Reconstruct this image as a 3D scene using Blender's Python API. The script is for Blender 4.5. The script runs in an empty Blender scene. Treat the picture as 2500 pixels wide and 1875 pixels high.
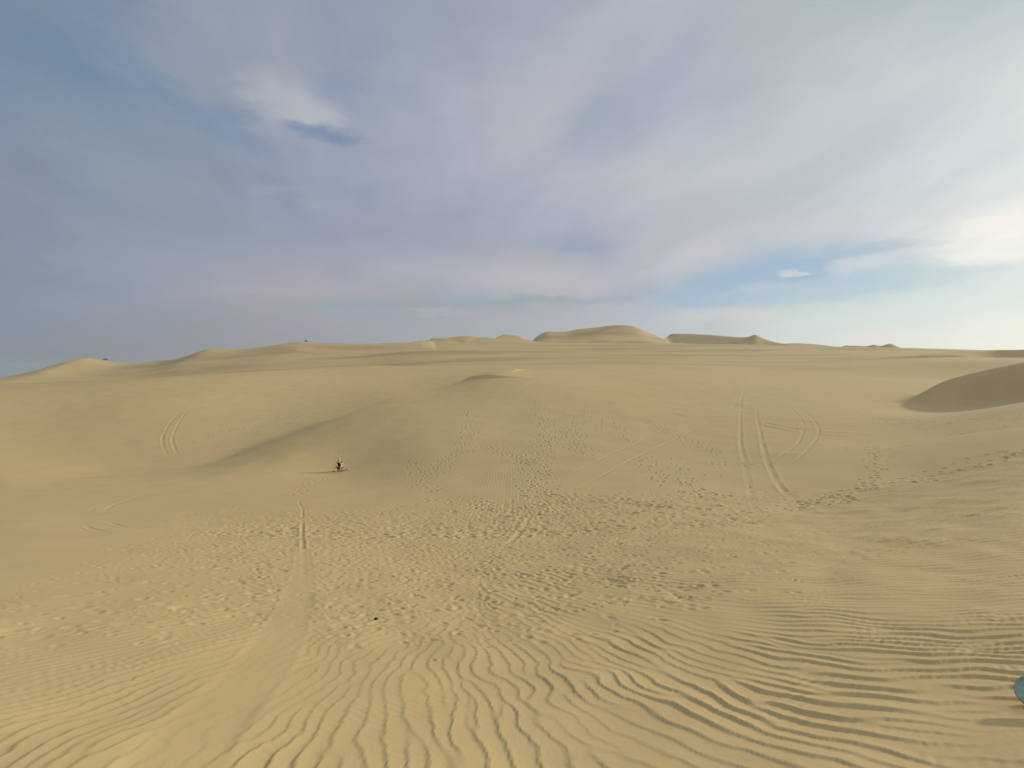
import bpy, bmesh, math, random
import numpy as np
from mathutils import Vector

S = bpy.context.scene
C = S.collection
rng = np.random.default_rng(7)
random.seed(7)
R = math.radians

# ------------------------------------------------------------------ camera
F = 1207.0            # focal length in photo pixels (2500 px wide)
HY = 925.0            # photo row of the level horizon
cam = bpy.data.cameras.new("camera")
cam.sensor_width = 36.0
cam.lens = 36.0 * F / 2500.0
cam.shift_y = (HY - 937.5) / 2500.0
cam.clip_start = 0.05
cam.clip_end = 20000.0
camo = bpy.data.objects.new("camera", cam)
camo.location = (0, 0, 0)
camo.rotation_euler = (R(90), 0, 0)
C.objects.link(camo)
S.camera = camo

# ------------------------------------------------------------------ sun
SUN_AZ, SUN_EL = R(67), R(18)
sun = bpy.data.lights.new("sun", 'SUN')
sun.energy = 2.8
sun.angle = R(2.5)
sun.color = (1.0, 0.90, 0.72)
suno = bpy.data.objects.new("sun", sun)
suno.rotation_euler = (math.pi / 2 - SUN_EL, 0, math.pi - SUN_AZ)
C.objects.link(suno)
SUNDIR = np.array([math.sin(SUN_AZ) * math.cos(SUN_EL), math.cos(SUN_AZ) * math.cos(SUN_EL), math.sin(SUN_EL)])

S.view_settings.view_transform = 'Standard'
S.view_settings.look = 'None'
S.view_settings.exposure = 0.0
S.view_settings.gamma = 1.0
S.cycles.max_bounces = 4
S.cycles.diffuse_bounces = 2
S.cycles.use_denoising = True
S.cycles.denoiser = 'OPENIMAGEDENOISE'
S.cycles.denoising_input_passes = 'RGB_ALBEDO_NORMAL'
S.cycles.denoising_prefilter = 'ACCURATE'

# ------------------------------------------------------------------ sky
def s2l(c):
    c = np.asarray(c, float) / 255.0
    return np.where(c <= 0.04045, c / 12.92, ((c + 0.055) / 1.055) ** 2.4)

# cloud cover and tint over the half of the sky ahead: rows of (bearing mark, colour)
SKY = {
 900: [(0,(133,146,165)),(250,(140,147,162)),(500,(148,152,166)),(850,(160,163,174)),(1250,(172,178,188)),(1600,(185,196,208)),(1800,(202,216,222)),(2000,(216,229,230)),(2250,(228,237,236)),(2500,(236,242,240))],
 800: [(0,(133,150,172)),(250,(141,152,172)),(500,(150,156,173)),(700,(160,161,176)),(850,(161,166,181)),(1000,(166,173,186)),(1200,(171,177,188)),(1400,(177,184,197)),(1600,(182,192,206)),(1800,(196,211,219)),(2000,(211,226,229)),(2250,(223,235,236)),(2500,(233,241,240))],
 765: [(0,(130,148,172)),(250,(141,156,176)),(500,(153,158,178)),(700,(164,165,180)),(850,(163,168,183)),(1000,(160,170,185)),(1200,(176,180,192)),(1400,(182,187,199)),(1600,(190,195,208)),(1800,(200,208,217)),(2000,(200,221,228)),(2250,(214,232,235)),(2500,(226,238,240))],
 735: [(0,(128,147,172)),(250,(141,157,180)),(500,(155,161,181)),(700,(164,166,182)),(850,(150,166,186)),(1000,(156,170,188)),(1200,(150,168,189)),(1400,(172,181,198)),(1600,(181,189,206)),(1800,(176,201,219)),(2000,(186,213,226)),(2250,(206,228,234)),(2500,(220,236,240))],
 690: [(0,(128,145,172)),(250,(142,158,180)),(500,(159,165,185)),(700,(168,168,187)),(850,(170,171,189)),(1000,(172,174,191)),(1200,(181,182,197)),(1400,(187,188,201)),(1530,(180,185,203)),(1600,(168,183,208)),(1750,(166,190,215)),(1900,(166,193,218)),(2000,(166,196,221)),(2250,(191,220,232)),(2500,(206,229,238))],
 640: [(0,(130,150,172)),(250,(145,162,182)),(500,(152,163,185)),(700,(159,166,186)),(850,(163,169,190)),(1000,(176,179,196)),(1200,(183,184,199)),(1400,(176,181,200)),(1500,(178,183,203)),(1650,(186,191,208)),(1780,(186,196,215)),(1880,(160,187,215)),(2000,(164,192,219)),(2100,(190,208,222)),(2250,(204,220,231)),(2500,(222,234,240))],
 590: [(0,(128,147,175)),(250,(142,160,180)),(500,(145,160,185)),(700,(152,163,188)),(850,(155,165,192)),(1000,(158,167,193)),(1200,(160,170,195)),(1400,(158,170,198)),(1600,(183,188,206)),(1800,(193,198,212)),(2000,(201,209,220)),(2250,(213,221,229)),(2500,(236,241,241))],
 520: [(0,(128,145,175)),(250,(135,155,180)),(500,(140,157,180)),(700,(143,160,188)),(850,(150,163,192)),(1000,(156,168,193)),(1200,(162,173,199)),(1400,(177,184,206)),(1600,(184,191,210)),(1800,(188,196,212)),(2000,(193,203,218)),(2250,(210,221,230)),(2500,(234,240,241))],
 430: [(0,(128,145,175)),(250,(138,158,178)),(500,(142,160,182)),(700,(145,160,190)),(850,(150,165,195)),(1000,(166,175,198)),(1200,(174,180,203)),(1400,(186,191,208)),(1600,(188,196,212)),(1800,(189,200,215)),(2000,(191,206,220)),(2250,(199,215,230)),(2500,(207,226,235))],
 330: [(0,(130,150,178)),(250,(135,157,180)),(400,(131,152,182)),(500,(135,155,185)),(600,(136,155,188)),(700,(158,170,194)),(800,(146,161,190)),(900,(160,172,192)),(1000,(162,173,196)),(1200,(182,187,206)),(1300,(187,190,206)),(1450,(165,178,200)),(1600,(182,190,210)),(1800,(184,195,212)),(2000,(189,204,218)),(2250,(198,212,225)),(2500,(201,218,230))],
 250: [(0,(124,147,178)),(250,(124,149,182)),(400,(138,158,184)),(600,(150,165,188)),(700,(170,178,196)),(800,(166,176,196)),(860,(148,163,193)),(1000,(158,171,194)),(1200,(180,186,205)),(1350,(180,187,205)),(1500,(168,179,202)),(1600,(174,184,206)),(1800,(182,194,211)),(2000,(189,203,217)),(2250,(199,213,225)),(2500,(204,220,230))],
 190: [(0,(120,145,178)),(250,(118,145,182)),(400,(140,160,185)),(600,(150,165,186)),(700,(160,172,190)),(800,(140,158,185)),(870,(135,155,188)),(1000,(153,168,191)),(1200,(173,181,201)),(1400,(180,189,206)),(1600,(171,181,203)),(1800,(179,191,208)),(2000,(189,203,216)),(2250,(199,213,224)),(2500,(206,221,230))],
 100: [(0,(116,141,173)),(150,(116,141,179)),(300,(130,152,182)),(500,(146,162,185)),(700,(156,168,186)),(850,(146,162,190)),(1000,(156,168,190)),(1200,(166,176,198)),(1400,(180,189,206)),(1600,(182,190,207)),(1800,(179,189,205)),(2000,(186,201,213)),(2250,(192,207,218)),(2500,(198,214,223))],
 0: [(0,(120,140,170)),(150,(120,142,176)),(300,(138,155,185)),(500,(146,162,185)),(700,(151,165,185)),(850,(146,161,188)),(1000,(151,165,190)),(1200,(156,167,191)),(1400,(166,176,196)),(1550,(180,190,207)),(1700,(176,188,205)),(2000,(177,192,207)),(2250,(177,196,211)),(2500,(180,202,217))],
}
_sky_rows = sorted(SKY)
def sky_colour(px, py):
    def row(k):
        xs = [p[0] for p in SKY[k]]
        return np.array([np.interp(px, xs, [p[1][i] for p in SKY[k]]) for i in range(3)])
    if py <= _sky_rows[0]:
        c = row(_sky_rows[0])
    elif py >= _sky_rows[-1]:
        c = row(_sky_rows[-1])
    else:
        j = np.searchsorted(_sky_rows, py)
        a, b = _sky_rows[j - 1], _sky_rows[j]
        t = (py - a) / (b - a)
        c = row(a) * (1 - t) + row(b) * t
    g = c.mean()
    c = (c * 0.83 + g * 0.17) * 0.992
    return s2l(np.minimum(c, 250))

W = bpy.data.worlds.new("World")
S.world = W
W.use_nodes = True
nt = W.node_tree
for n in list(nt.nodes):
    nt.nodes.remove(n)
def N(tree, typ, **kw):
    n = tree.nodes.new(typ)
    for k, v in kw.items():
        setattr(n, k, v)
    return n
def L(tree, a, b):
    tree.links.new(a, b)
def mathn(tree, op, a, b=None, c=None):
    n = N(tree, 'ShaderNodeMath', operation=op)
    for i, v in enumerate((a, b, c)):
        if v is None:
            continue
        if isinstance(v, (int, float)):
            n.inputs[i].default_value = v
        else:
            L(tree, v, n.inputs[i])
    return n.outputs[0]
def mapr(tree, v, a, b, c, d, smooth=True):
    n = N(tree, 'ShaderNodeMapRange')
    if smooth:
        n.interpolation_type = 'SMOOTHSTEP'
    L(tree, v, n.inputs[0])
    for i, x in zip((1, 2, 3, 4), (a, b, c, d)):
        n.inputs[i].default_value = x
    return n.outputs[0]
def mixc(tree, f, a, b, blend='MIX'):
    n = N(tree, 'ShaderNodeMix', data_type='RGBA', blend_type=blend)
    for s, v in ((n.inputs[0], f), (n.inputs[6], a), (n.inputs[7], b)):
        if isinstance(v, (int, float)):
            s.default_value = v
        elif isinstance(v, (tuple, list, np.ndarray)):
            s.default_value = (float(v[0]), float(v[1]), float(v[2]), 1.0)
        else:
            L(tree, v, s)
    return n.outputs[2]

tc = N(nt, 'ShaderNodeTexCoord')
sep = N(nt, 'ShaderNodeSeparateXYZ')
L(nt, tc.outputs['Generated'], sep.inputs[0])
X, Y, Z = sep.outputs
hyp = mathn(nt, 'SQRT', mathn(nt, 'ADD', mathn(nt, 'MULTIPLY', X, X), mathn(nt, 'MULTIPLY', Y, Y)))
hyp = mathn(nt, 'MAXIMUM', hyp, 0.02)
az0 = mathn(nt, 'ARCTAN2', X, Y)
t0 = mathn(nt, 'DIVIDE', Z, hyp)
# cloud-sheet coordinates (a flat layer overhead) for the cirrus texture
zc = mathn(nt, 'ADD', mathn(nt, 'MAXIMUM', Z, 0.0), 0.10)
comb = N(nt, 'ShaderNodeCombineXYZ')
L(nt, mathn(nt, 'DIVIDE', X, zc), comb.inputs[0])
L(nt, mathn(nt, 'DIVIDE', Y, zc), comb.inputs[1])
plane = comb.outputs[0]
# warp of the cloud field
azt = N(nt, 'ShaderNodeCombineXYZ')
L(nt, az0, azt.inputs[0])
L(nt, mathn(nt, 'MULTIPLY', t0, 2.3), azt.inputs[1])
wn = N(nt, 'ShaderNodeTexNoise')
wn.inputs['Scale'].default_value = 7.0
wn.inputs['Detail'].default_value = 5.0
wn.inputs['Roughness'].default_value = 0.55
L(nt, azt.outputs[0], wn.inputs['Vector'])
wsep = N(nt, 'ShaderNodeSeparateColor')
L(nt, wn.outputs['Color'], wsep.inputs[0])
az = mathn(nt, 'MULTIPLY_ADD', mathn(nt, 'SUBTRACT', wsep.outputs[0], 0.5), 0.22, az0)
lift = mapr(nt, t0, 0.0, 0.45, 0.022, 0.085, False)
tt = mathn(nt, 'MULTIPLY_ADD', mathn(nt, 'SUBTRACT', wsep.outputs[1], 0.5), lift, t0)
AZM = R(52)
azf = mapr(nt, az, -AZM, AZM, 0.0, 1.0, False)
T_ROWS = [0.005, 0.05, 0.085, 0.115, 0.145, 0.18, 0.22, 0.27, 0.33, 0.40, 0.47, 0.54, 0.62, 0.74]
NST = 29
prev = None
for i, tv in enumerate(T_ROWS):
    rp = N(nt, 'ShaderNodeValToRGB')
    rp.color_ramp.interpolation = 'CARDINAL' if False else 'LINEAR'
    els = rp.color_ramp.elements
    for k in range(NST):
        f = k / (NST - 1)
        a = -AZM + 2 * AZM * f
        px = 1250 + F * math.tan(max(-R(46), min(R(46), a)))
        py = HY - tv / math.cos(max(-R(46), min(R(46), a))) * F
        c = sky_colour(px, py)
        e = els[k] if k < 2 else els.new(f)
        if k == 1:
            e = els[1]
        e.position = f if k != 1 else f
        e.color = (c[0], c[1], c[2], 1)
    # (elements re-sort as they move; write colours again in order)
    for k, e in enumerate(sorted(els, key=lambda q: q.position)):
        f = e.position
        a = -AZM + 2 * AZM * f
        a = max(-R(46), min(R(46), a))
        c = sky_colour(1250 + F * math.tan(a), HY - tv / math.cos(a) * F)
        e.color = (c[0], c[1], c[2], 1)
    L(nt, azf, rp.inputs[0])
    if prev is None:
        prev = rp.outputs[0]
    else:
        prev = mixc(nt, mapr(nt, tt, T_ROWS[i - 1], tv, 0, 1, False), prev, rp.outputs[0])
col = prev

# single clouds and gaps with an outline of their own: (px, py, half width, half height, tilt, colour, strength)
wn2 = N(nt, 'ShaderNodeTexNoise')
wn2.inputs['Scale'].default_value = 16.0
wn2.inputs['Detail'].default_value = 6.0
wn2.inputs['Roughness'].default_value = 0.62
L(nt, azt.outputs[0], wn2.inputs['Vector'])
w2 = N(nt, 'ShaderNodeSeparateColor')
L(nt, wn2.outputs['Color'], w2.inputs[0])
azb = mathn(nt, 'MULTIPLY_ADD', mathn(nt, 'SUBTRACT', w2.outputs[0], 0.5), 0.13, az0)
tb = mathn(nt, 'MULTIPLY_ADD', mathn(nt, 'SUBTRACT', w2.outputs[1], 0.5), 0.05, t0)
bv = N(nt, 'ShaderNodeCombineXYZ')
L(nt, azb, bv.inputs[0])
L(nt, tb, bv.inputs[1])
BLOBS = [
 (715, 255, 130, 70, -14, (181,188,203), 0.75),
 (770, 290, 80, 34, -16, (184,190,204), 0.6),
 (795, 325, 95, 26, 0, (118,143,184), 0.9),
 (560, 290, 60, 40, 0, (124,148,184), 0.55),
 (820, 205, 80, 45, 0, (132,153,186), 0.5),
 (600, 345, 50, 30, 0, (124,147,184), 0.5),
 (1700, 620, 150, 34, 24, (196,201,214), 0.7),
 (1640, 690, 120, 26, 24, (190,195,210), 0.6),
 (1970, 655, 330, 56, 4, (152,187,220), 0.95),
 (1820, 698, 290, 44, 10, (154,188,220), 0.95),
 (2120, 692, 270, 36, 2, (172,204,224), 0.8),
 (2170, 762, 330, 42, 0, (206,226,232), 0.7),
 (1930, 663, 34, 9, -6, (205,215,226), 0.8),
 (2130, 640, 130, 26, 8, (212,220,228), 0.7),
 (2130, 613, 110, 14, 0, (178,198,216), 0.45),
 (2420, 560, 190, 60, 12, (246,246,244), 0.8),
 (2450, 620, 120, 26, -6, (246,248,246), 0.6),
 (1830, 765, 270, 22, -2, (206,209,216), 0.55),
 (1840, 710, 130, 14, 4, (190,205,220), 0.5),
 (1350, 688, 240, 36, -2, (192,191,202), 0.55),
 (720, 712, 230, 26, 2, (178,174,190), 0.5),
 (1330, 735, 270, 13, 1, (150,169,190), 0.6),
 (1560, 722, 80, 18, 10, (158,176,200), 0.5),
 (1040, 745, 300, 10, 3, (150,167,188), 0.5),
 (960, 770, 220, 9, -2, (155,168,188), 0.45),
 (1080, 762, 110, 9, 4, (184,184,196), 0.4),
 (1420, 600, 100, 24, -4, (148,165,198), 0.5),
 (1460, 310, 130, 70, 45, (160,174,199), 0.5),
 (1620, 170, 210, 50, 40, (170,179,203), 0.45),
 (1330, 270, 210, 70, 42, (190,192,208), 0.45),
 (1480, 60, 190, 60, 30, (186,194,210), 0.5),
 (860, 470, 60, 26, -8, (140,156,190), 0.4),
 (680, 462, 70, 16, 8, (166,170,190), 0.45),
 (780, 505, 60, 16, 4, (164,170,190), 0.4),
 (130, 120, 170, 60, -30, (110,138,180), 0.5),
 (420, 240, 190, 36, -28, (116,144,184), 0.5),
 (1900, 360, 260, 50, 22, (194,202,214), 0.35),
]
for (px, py, hw, hh, tilt, c, st) in BLOBS:
    a = math.atan((px - 1250) / F)
    tv = (HY - py) / F * math.cos(a)
    mp = N(nt, 'ShaderNodeMapping', vector_type='TEXTURE')
    mp.inputs['Location'].default_value = (a, tv, 0)
    mp.inputs['Rotation'].default_value = (0, 0, R(tilt))
    mp.inputs['Scale'].default_value = (hw / F * math.cos(a) ** 1.6 * 1.35, hh / F * math.cos(a) * 1.35, 1)
    L(nt, bv.outputs[0], mp.inputs['Vector'])
    vl = N(nt, 'ShaderNodeVectorMath', operation='LENGTH')
    L(nt, mp.outputs[0], vl.inputs[0])
    g_ = sum(c) / 3
    c = [min(250, q * 0.88 + g_ * 0.12) for q in c]
    col = mixc(nt, mapr(nt, vl.outputs['Value'], 1.0, 0.15, 0.0, st), col, s2l(c))

# fine cirrus streaks in the cloud sheet
mp = N(nt, 'ShaderNodeMapping')
mp.inputs['Scale'].default_value = (1.25, 0.62, 1)
vr = N(nt, 'ShaderNodeVectorRotate', rotation_type='Z_AXIS')
vr.inputs['Angle'].default_value = R(-15)
L(nt, plane, vr.inputs['Vector'])
L(nt, vr.outputs[0], mp.inputs['Vector'])
cn = N(nt, 'ShaderNodeTexNoise')
cn.inputs['Scale'].default_value = 1.5
cn.inputs['Detail'].default_value = 7.0
cn.inputs['Roughness'].default_value = 0.58
cn.inputs['Distortion'].default_value = 0.7
L(nt, mp.outputs[0], cn.inputs['Vector'])
fm = N(nt, 'ShaderNodeMapping')
fm.inputs['Scale'].default_value = (4.2, 0.9, 1)
L(nt, vr.outputs[0], fm.inputs['Vector'])
fn = N(nt, 'ShaderNodeTexNoise')
fn.inputs['Scale'].default_value = 1.6
fn.inputs['Detail'].default_value = 8.0
fn.inputs['Roughness'].default_value = 0.66
fn.inputs['Distortion'].default_value = 1.1
L(nt, fm.outputs[0], fn.inputs['Vector'])
mixed = mathn(nt, 'MULTIPLY_ADD', mathn(nt, 'SUBTRACT', fn.outputs['Fac'], 0.5), 0.26, cn.outputs['Fac'])
streak = mapr(nt, mixed, 0.3, 0.7, -1.0, 1.0, False)
hi = mixc(nt, 1.0, col, (1.13, 1.115, 1.09), 'MULTIPLY')
lo = mixc(nt, 1.0, col, (0.87, 0.90, 0.935), 'MULTIPLY')
amt = mapr(nt, t0, 0.10, 0.36, 0.12, 0.68)
streak = mathn(nt, 'MULTIPLY_ADD', streak, mathn(nt, 'MULTIPLY', amt, 0.5), 0.5)
col = mixc(nt, streak, lo, hi)

# the clear air above and behind comes from the physical sky
sky = N(nt, 'ShaderNodeTexSky', sky_type='NISHITA')
sky.sun_disc = False
sky.sun_elevation = SUN_EL
sky.sun_rotation = SUN_AZ
sky.air_density = 1.0
sky.dust_density = 2.0
skyc = mixc(nt, 1.0, sky.outputs[0], (0.10, 0.10, 0.10), 'MULTIPLY')
col = mixc(nt, 0.93, skyc, col)
# sky brightest round the sun; gain added overhead and behind for softer fill light
sd = N(nt, 'ShaderNodeVectorMath', operation='DOT_PRODUCT')
L(nt, tc.outputs['Generated'], sd.inputs[0])
sd.inputs[1].default_value = tuple(SUNDIR)
glow = mapr(nt, sd.outputs['Value'], 0.935, 1.0, 0.0, 1.0)
over = mapr(nt, t0, 0.82, 1.5, 0.0, 0.75)
behind = mapr(nt, Y, -0.15, -0.6, 0.0, 0.35)
glow = mathn(nt, 'ADD', glow, behind)
gain = mathn(nt, 'ADD', mathn(nt, 'ADD', glow, over), 1.0)
gc = N(nt, 'ShaderNodeCombineColor')
for q, tint in enumerate((1.0, 0.965, 0.905)):
    L(nt, mathn(nt, 'MULTIPLY', gain, tint), gc.inputs[q])
col = mixc(nt, 1.0, col, gc.outputs[0], 'MULTIPLY')
bg = N(nt, 'ShaderNodeBackground')
bg.inputs[1].default_value = 1.0
L(nt, col, bg.inputs[0])
out = N(nt, 'ShaderNodeOutputWorld')
L(nt, bg.outputs[0], out.inputs[0])
W.cycles.sampling_method = 'MANUAL'
W.cycles.sample_map_resolution = 512

# ------------------------------------------------------------------ terrain
EYE = 1.6             # eye height over the sand
def P(px, py, Yd):    # a surveyed point of the place: bearing and drop from the eye, and its distance ahead
    return ((px - 1250) / F * Yd, Yd, (HY - py) / F * Yd)

COMMON = [
 (0,1400,8.6),(0,1300,15),(0,1200,28),(300,1250,21),(-200,1200,30),(-300,1330,14),
 (0,1172,32),(-250,1150,38),
 (1250,858,330),(1250,838,500),(1000,872,290),(1000,848,460),(1500,860,310),(1500,838,480),
 (1800,880,210),(1800,856,330),(1800,842,480),(2000,880,200),(2050,847,480),(2050,858,320),
 (2250,853,480),(2250,868,230),(2400,860,470),(2400,871,220),(2450,873,165),(2300,874,165),
 (300,950,900),(1250,880,900),(2000,885,900),(2500,890,900),(-300,960,900),(2800,890,500),
]
NEAR = COMMON + [
 # slope under the viewer
 (1250,1875,2.9),(1250,1600,5.2),(1250,1400,9.5),(1250,1300,15),(1250,1200,24),(1250,1150,30),
 (1250,1100,37),(1250,1040,47),(1250,960,64),(1250,915,82),
 (600,1875,2.8),(650,1600,4.9),(700,1400,9.2),(720,1300,15),(735,1220,24),
 (0,1875,2.6),(0,1600,4.5),(300,1190,29),
 # hollow with the rider, flank of the mound up to its edge
 (835,1147,36),(600,1160,33),(1000,1090,40),(700,1115,40),
 (100,1173,37.5),(300,1156,41),(480,1137,43.5),(560,1119,45),(700,1070,50),(840,1014,57),(960,970,66.5),(1075,945,77),(1190,914,83),
 (1400,1100,36),(1500,1000,55),(1500,940,76),(1450,915,92),(1700,1200,22),(1700,1100,35),(1700,1000,58),(1700,930,90),
 (1700,900,140),(1500,888,170),(1300,900,110),(1300,880,210),
 (2000,1100,31),(2000,1000,57),(2000,930,105),
 # right bowl
 (1750,1875,2.9),(1800,1600,4.9),(1800,1400,8.4),(1850,1300,13),
 (2500,1875,2.75),(2500,1600,4.35),(2500,1400,7.3),(2500,1250,12),(2500,1150,17.5),(2500,1060,26),(2500,980,44),
 (1950,1240,18),(2250,1160,22),(2250,1060,36),(2200,998,60),(2292,1009,54),(2454,991,46),(2400,1001,52),
 (2235,1008,58),(2353,1004,51),(2150,955,80),(2160,985,64),(2296.1,997.4,60),(2343.8,985.4,64),(2540.3,983.3,58),(2215.6,965.2,75),(2408.7,960.4,75),(2742.3,973.3,55),(2300,920,125),(2450,910,125),
 (2800,1600,4.0),(2800,1250,11),(2800,1000,28),(2800,960,44),(2800,920,80),
]
PLAIN = COMMON + [
 # pale plain behind the edge of the mound, tilted towards the sun, its far rim, and the dip beyond
 (100,1165,37),(250,1152,44),(400,1133,47.5),(600,1101,52.5),(800,1031,63.5),(960,974,77),(1075,946,92),(1190,918,106),(1300,893,165),
 (100,1100,50.5),(0,1050,57),(400,1060,58),(700,1010,70),(850,970,82),(700,950,88),(1000,935,100),(1200,900,130),(300,990,69),
 (0,957,79),(300,933,94),(600,911,112),(900,897,136),(-300,985,66),(-300,1060,52),
 (0,978,110),(300,958,130),(600,931,155),(900,907,180),(0,955,200),(300,936,230),(600,902,260),(900,885,290),
 (0,938,330),(300,922,340),(600,887,400),(850,868,440),
 (1400,1100,36),(1700,1000,58),(2000,930,105),(835,1165,36),(700,1300,15),
]
def uv(x, y):
    r = np.hypot(x, y)
    a = np.arctan2(x, y)
    return a * 1.9, np.log(np.maximum(r, 0.3)), r
def tps(d2):
    return 0.5 * d2 * np.log(d2 + 1e-9)
AMAX = R(52)
LMIN, LMAX = math.log(1.6), math.log(1100)
class Sheet:
    """smooth ground drawn through surveyed points"""
    def __init__(self, marks):
        p = np.array([P(*q) for q in marks])
        self.u, self.l, r = uv(p[:, 0], p[:, 1])
        g = (p[:, 2] + EYE) / r
        n = self.n = len(p)
        A = np.zeros((n + 3, n + 3))
        A[:n, :n] = tps((self.u[:, None] - self.u[None]) ** 2 + (self.l[:, None] - self.l[None]) ** 2) + np.eye(n) * 0.003
        A[:n, n] = 1; A[:n, n + 1] = self.u; A[:n, n + 2] = self.l
        A[n:, :n] = A[:n, n:].T
        self.w = np.linalg.solve(A, np.concatenate([g, np.zeros(3)]))
    def __call__(self, x, y):
        x = np.asarray(x, float); y = np.asarray(y, float)
        shp = x.shape
        x = x.ravel(); y = y.ravel()
        r = np.hypot(x, y); a = np.arctan2(x, y)
        u = np.clip(a, -AMAX, AMAX) * 1.9
        l = np.clip(np.log(np.maximum(r, 1e-3)), LMIN, LMAX)
        g = np.empty_like(u); n, w = self.n, self.w
        for i in range(0, len(u), 20000):
            s = slice(i, i + 20000)
            d2 = (u[s, None] - self.u[None]) ** 2 + (l[s, None] - self.l[None]) ** 2
            g[s] = tps(d2) @ w[:n] + w[n] + w[n + 1] * u[s] + w[n + 2] * l[s]
        over = np.clip((np.abs(a) - AMAX) / R(60), 0, 1)
        over = over * over * (3 - 2 * over)
        g = g * (1 - over) + (-0.03) * over
        z = g * r - EYE
        far = np.clip((r - 900) / 1500, 0, 1)
        z = z * (1 - far) + (-40) * far
        return z.reshape(shp)
near_sheet, plain_sheet = Sheet(NEAR), Sheet(PLAIN)

def seg_dist(x, y, poly):
    """distance to polyline, side (+ on the right walking along it) and parameter 0..n-1"""
    best = np.full(x.shape, 1e18); side = np.zeros(x.shape); par = np.zeros(x.shape)
    for i in range(len(poly) - 1):
        ax, ay = poly[i][:2]; bx, by = poly[i + 1][:2]
        dx, dy = bx - ax, by - ay
        l2 = dx * dx + dy * dy
        t = np.clip(((x - ax) * dx + (y - ay) * dy) / l2, 0, 1)
        ex, ey = x - (ax + t * dx), y - (ay + t * dy)
        d2 = ex * ex + ey * ey
        m = d2 < best
        best = np.where(m, d2, best)
        cr = ex * dy - ey * dx
        side = np.where(m, np.sign(cr), side)
        par = np.where(m, i + t, par)
    return np.sqrt(best), side, par


EDGE = np.array([P(*q) for q in [(-1500,1500,12),(-200,1210,29),(100,1173,37.5),(300,1156,41),(480,1137,43.5),(560,1119,45),(700,1070,50),(840,1014,57),(960,970,66.5),
    (1075,945,77),(1190,914,83),(1260,905,100),(1310,892,150),(1340,875,240),(1350,845,500),(1350,880,1200)]])
def join_sheets(x, y, a, b):
    """near sheet right of the mound's edge; left of it the flank falls to the pale plain"""
    d, side, par = seg_dist(x, y, EDGE)
    left = side < 0
    fl = a - d * 0.33 - 0.012 * d * d * (d < 12)
    k = 0.10
    df = b - fl
    up = fl + 0.5 * (df + np.sqrt(df * df + k * k)) - 0.5 * k * np.exp(-d * 2)
    z = np.where(left, up, a)
    # close by on the far left the edge dies out
    w0 = np.clip(0.5 - side * d / 9.0, 0, 1)
    w0 = w0 * w0 * (3 - 2 * w0)
    t0_ = np.clip((43 - y) / 6, 0, 1)
    z = z * (1 - t0_) + (a * (1 - w0) + b * w0) * t0_
    # far out the two sheets run into each other
    s_ = np.maximum((y - 86) * 0.45, 0.5)
    w = np.clip(0.5 - side * d / (2 * s_), 0, 1)
    w = w * w * (3 - 2 * w)
    t = np.clip((y - 86) / 14, 0, 1)
    return z * (1 - t) + (a * (1 - w) + b * w) * t
def base_h(x, y):
    x = np.asarray(x, float); y = np.asarray(y, float)
    return join_sheets(x, y, near_sheet(x, y), plain_sheet(x, y))

def resample(poly, step):
    poly = np.array(poly, float)
    # catmull-rom smoothing
    out = []
    n = len(poly)
    for i in range(n - 1):
        p0, p1, p2, p3 = poly[max(i - 1, 0)], poly[i], poly[i + 1], poly[min(i + 2, n - 1)]
        k = max(2, int(np.hypot(*(p2 - p1)[:2]) / step))
        for t in np.arange(k) / k:
            out.append(0.5 * ((2 * p1) + (-p0 + p2) * t + (2 * p0 - 5 * p1 + 4 * p2 - p3) * t * t + (-p0 + 3 * p1 - 3 * p2 + p3) * t ** 3))
    out.append(poly[-1])
    return np.array(out)

# crests: polyline of surveyed crest points, width of the gentle side, lee width (m), lee on the right-hand side (+1) or left (-1)
CREST = []
def crest(pts, w_gentle, slope_lee, lee, step, taper=0.08, hmax=99.0, wvar=0.0, cap=False, name=None):
    q = resample([P(*p) for p in pts], step)
    hb = ground_h(q[:, 0], q[:, 1])
    t = np.linspace(0, 1, len(q))
    e = np.clip((1 - t if cap else np.minimum(t, 1 - t)) / taper, 0, 1) if taper > 0 else 1.0
    CREST.append(dict(q=q, h=np.clip(q[:, 2] - hb, 0.0, hmax) * (e * e * (3 - 2 * e) if taper > 0 else 1.0), w=w_gentle, s=slope_lee, lee=lee, wv=wvar, cap=cap, name=name))
def crests_h(x, y, z0, owner=None):
    z = z0.copy()
    for c in CREST:
        q = c['q']; pad = max(2.6 * c['w'], 3 * c['h'].max() / c['s'] + 2)
        m = (x > q[:, 0].min() - pad) & (x < q[:, 0].max() + pad) & (y > q[:, 1].min() - pad) & (y < q[:, 1].max() + pad)
        if not m.any():
            continue
        d, sd, par = seg_dist(x[m], y[m], q)
        h = np.interp(par, np.arange(len(q)), c['h'])
        # taper past the two ends
        lee = sd * c['lee'] > 0
        if c['cap']:
            lee = lee | (par < 1e-6)
        wl = c['w'] * (1 - c['wv'] + c['wv'] * h / max(c['h'].max(), 1e-6))
        if c['cap']:
            e_ = np.clip(par / (0.30 * len(q)), 0, 1)
            wl = 2.2 + (wl - 2.2) * e_ * e_ * (3 - 2 * e_)
        g = h * np.exp(-(d / wl) ** 2 * 1.2)
        k = h - d * c['s']
        soft = 0.06 * np.maximum(h, 0.05)
        le = 0.5 * (k + np.sqrt(k * k + soft * soft)) - 0.5 * (np.sqrt(h * h + soft * soft) - h)
        add = np.where(lee, np.minimum(np.maximum(le, 0), h), g)
        zz = z[m]
        zz = zz + add
        z[m] = zz
        if owner is not None and c['name']:
            ow = owner[m]
            ow[add > 0.22 * np.maximum(h, 1.0)] = c['name']
            owner[m] = ow
    return z

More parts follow.
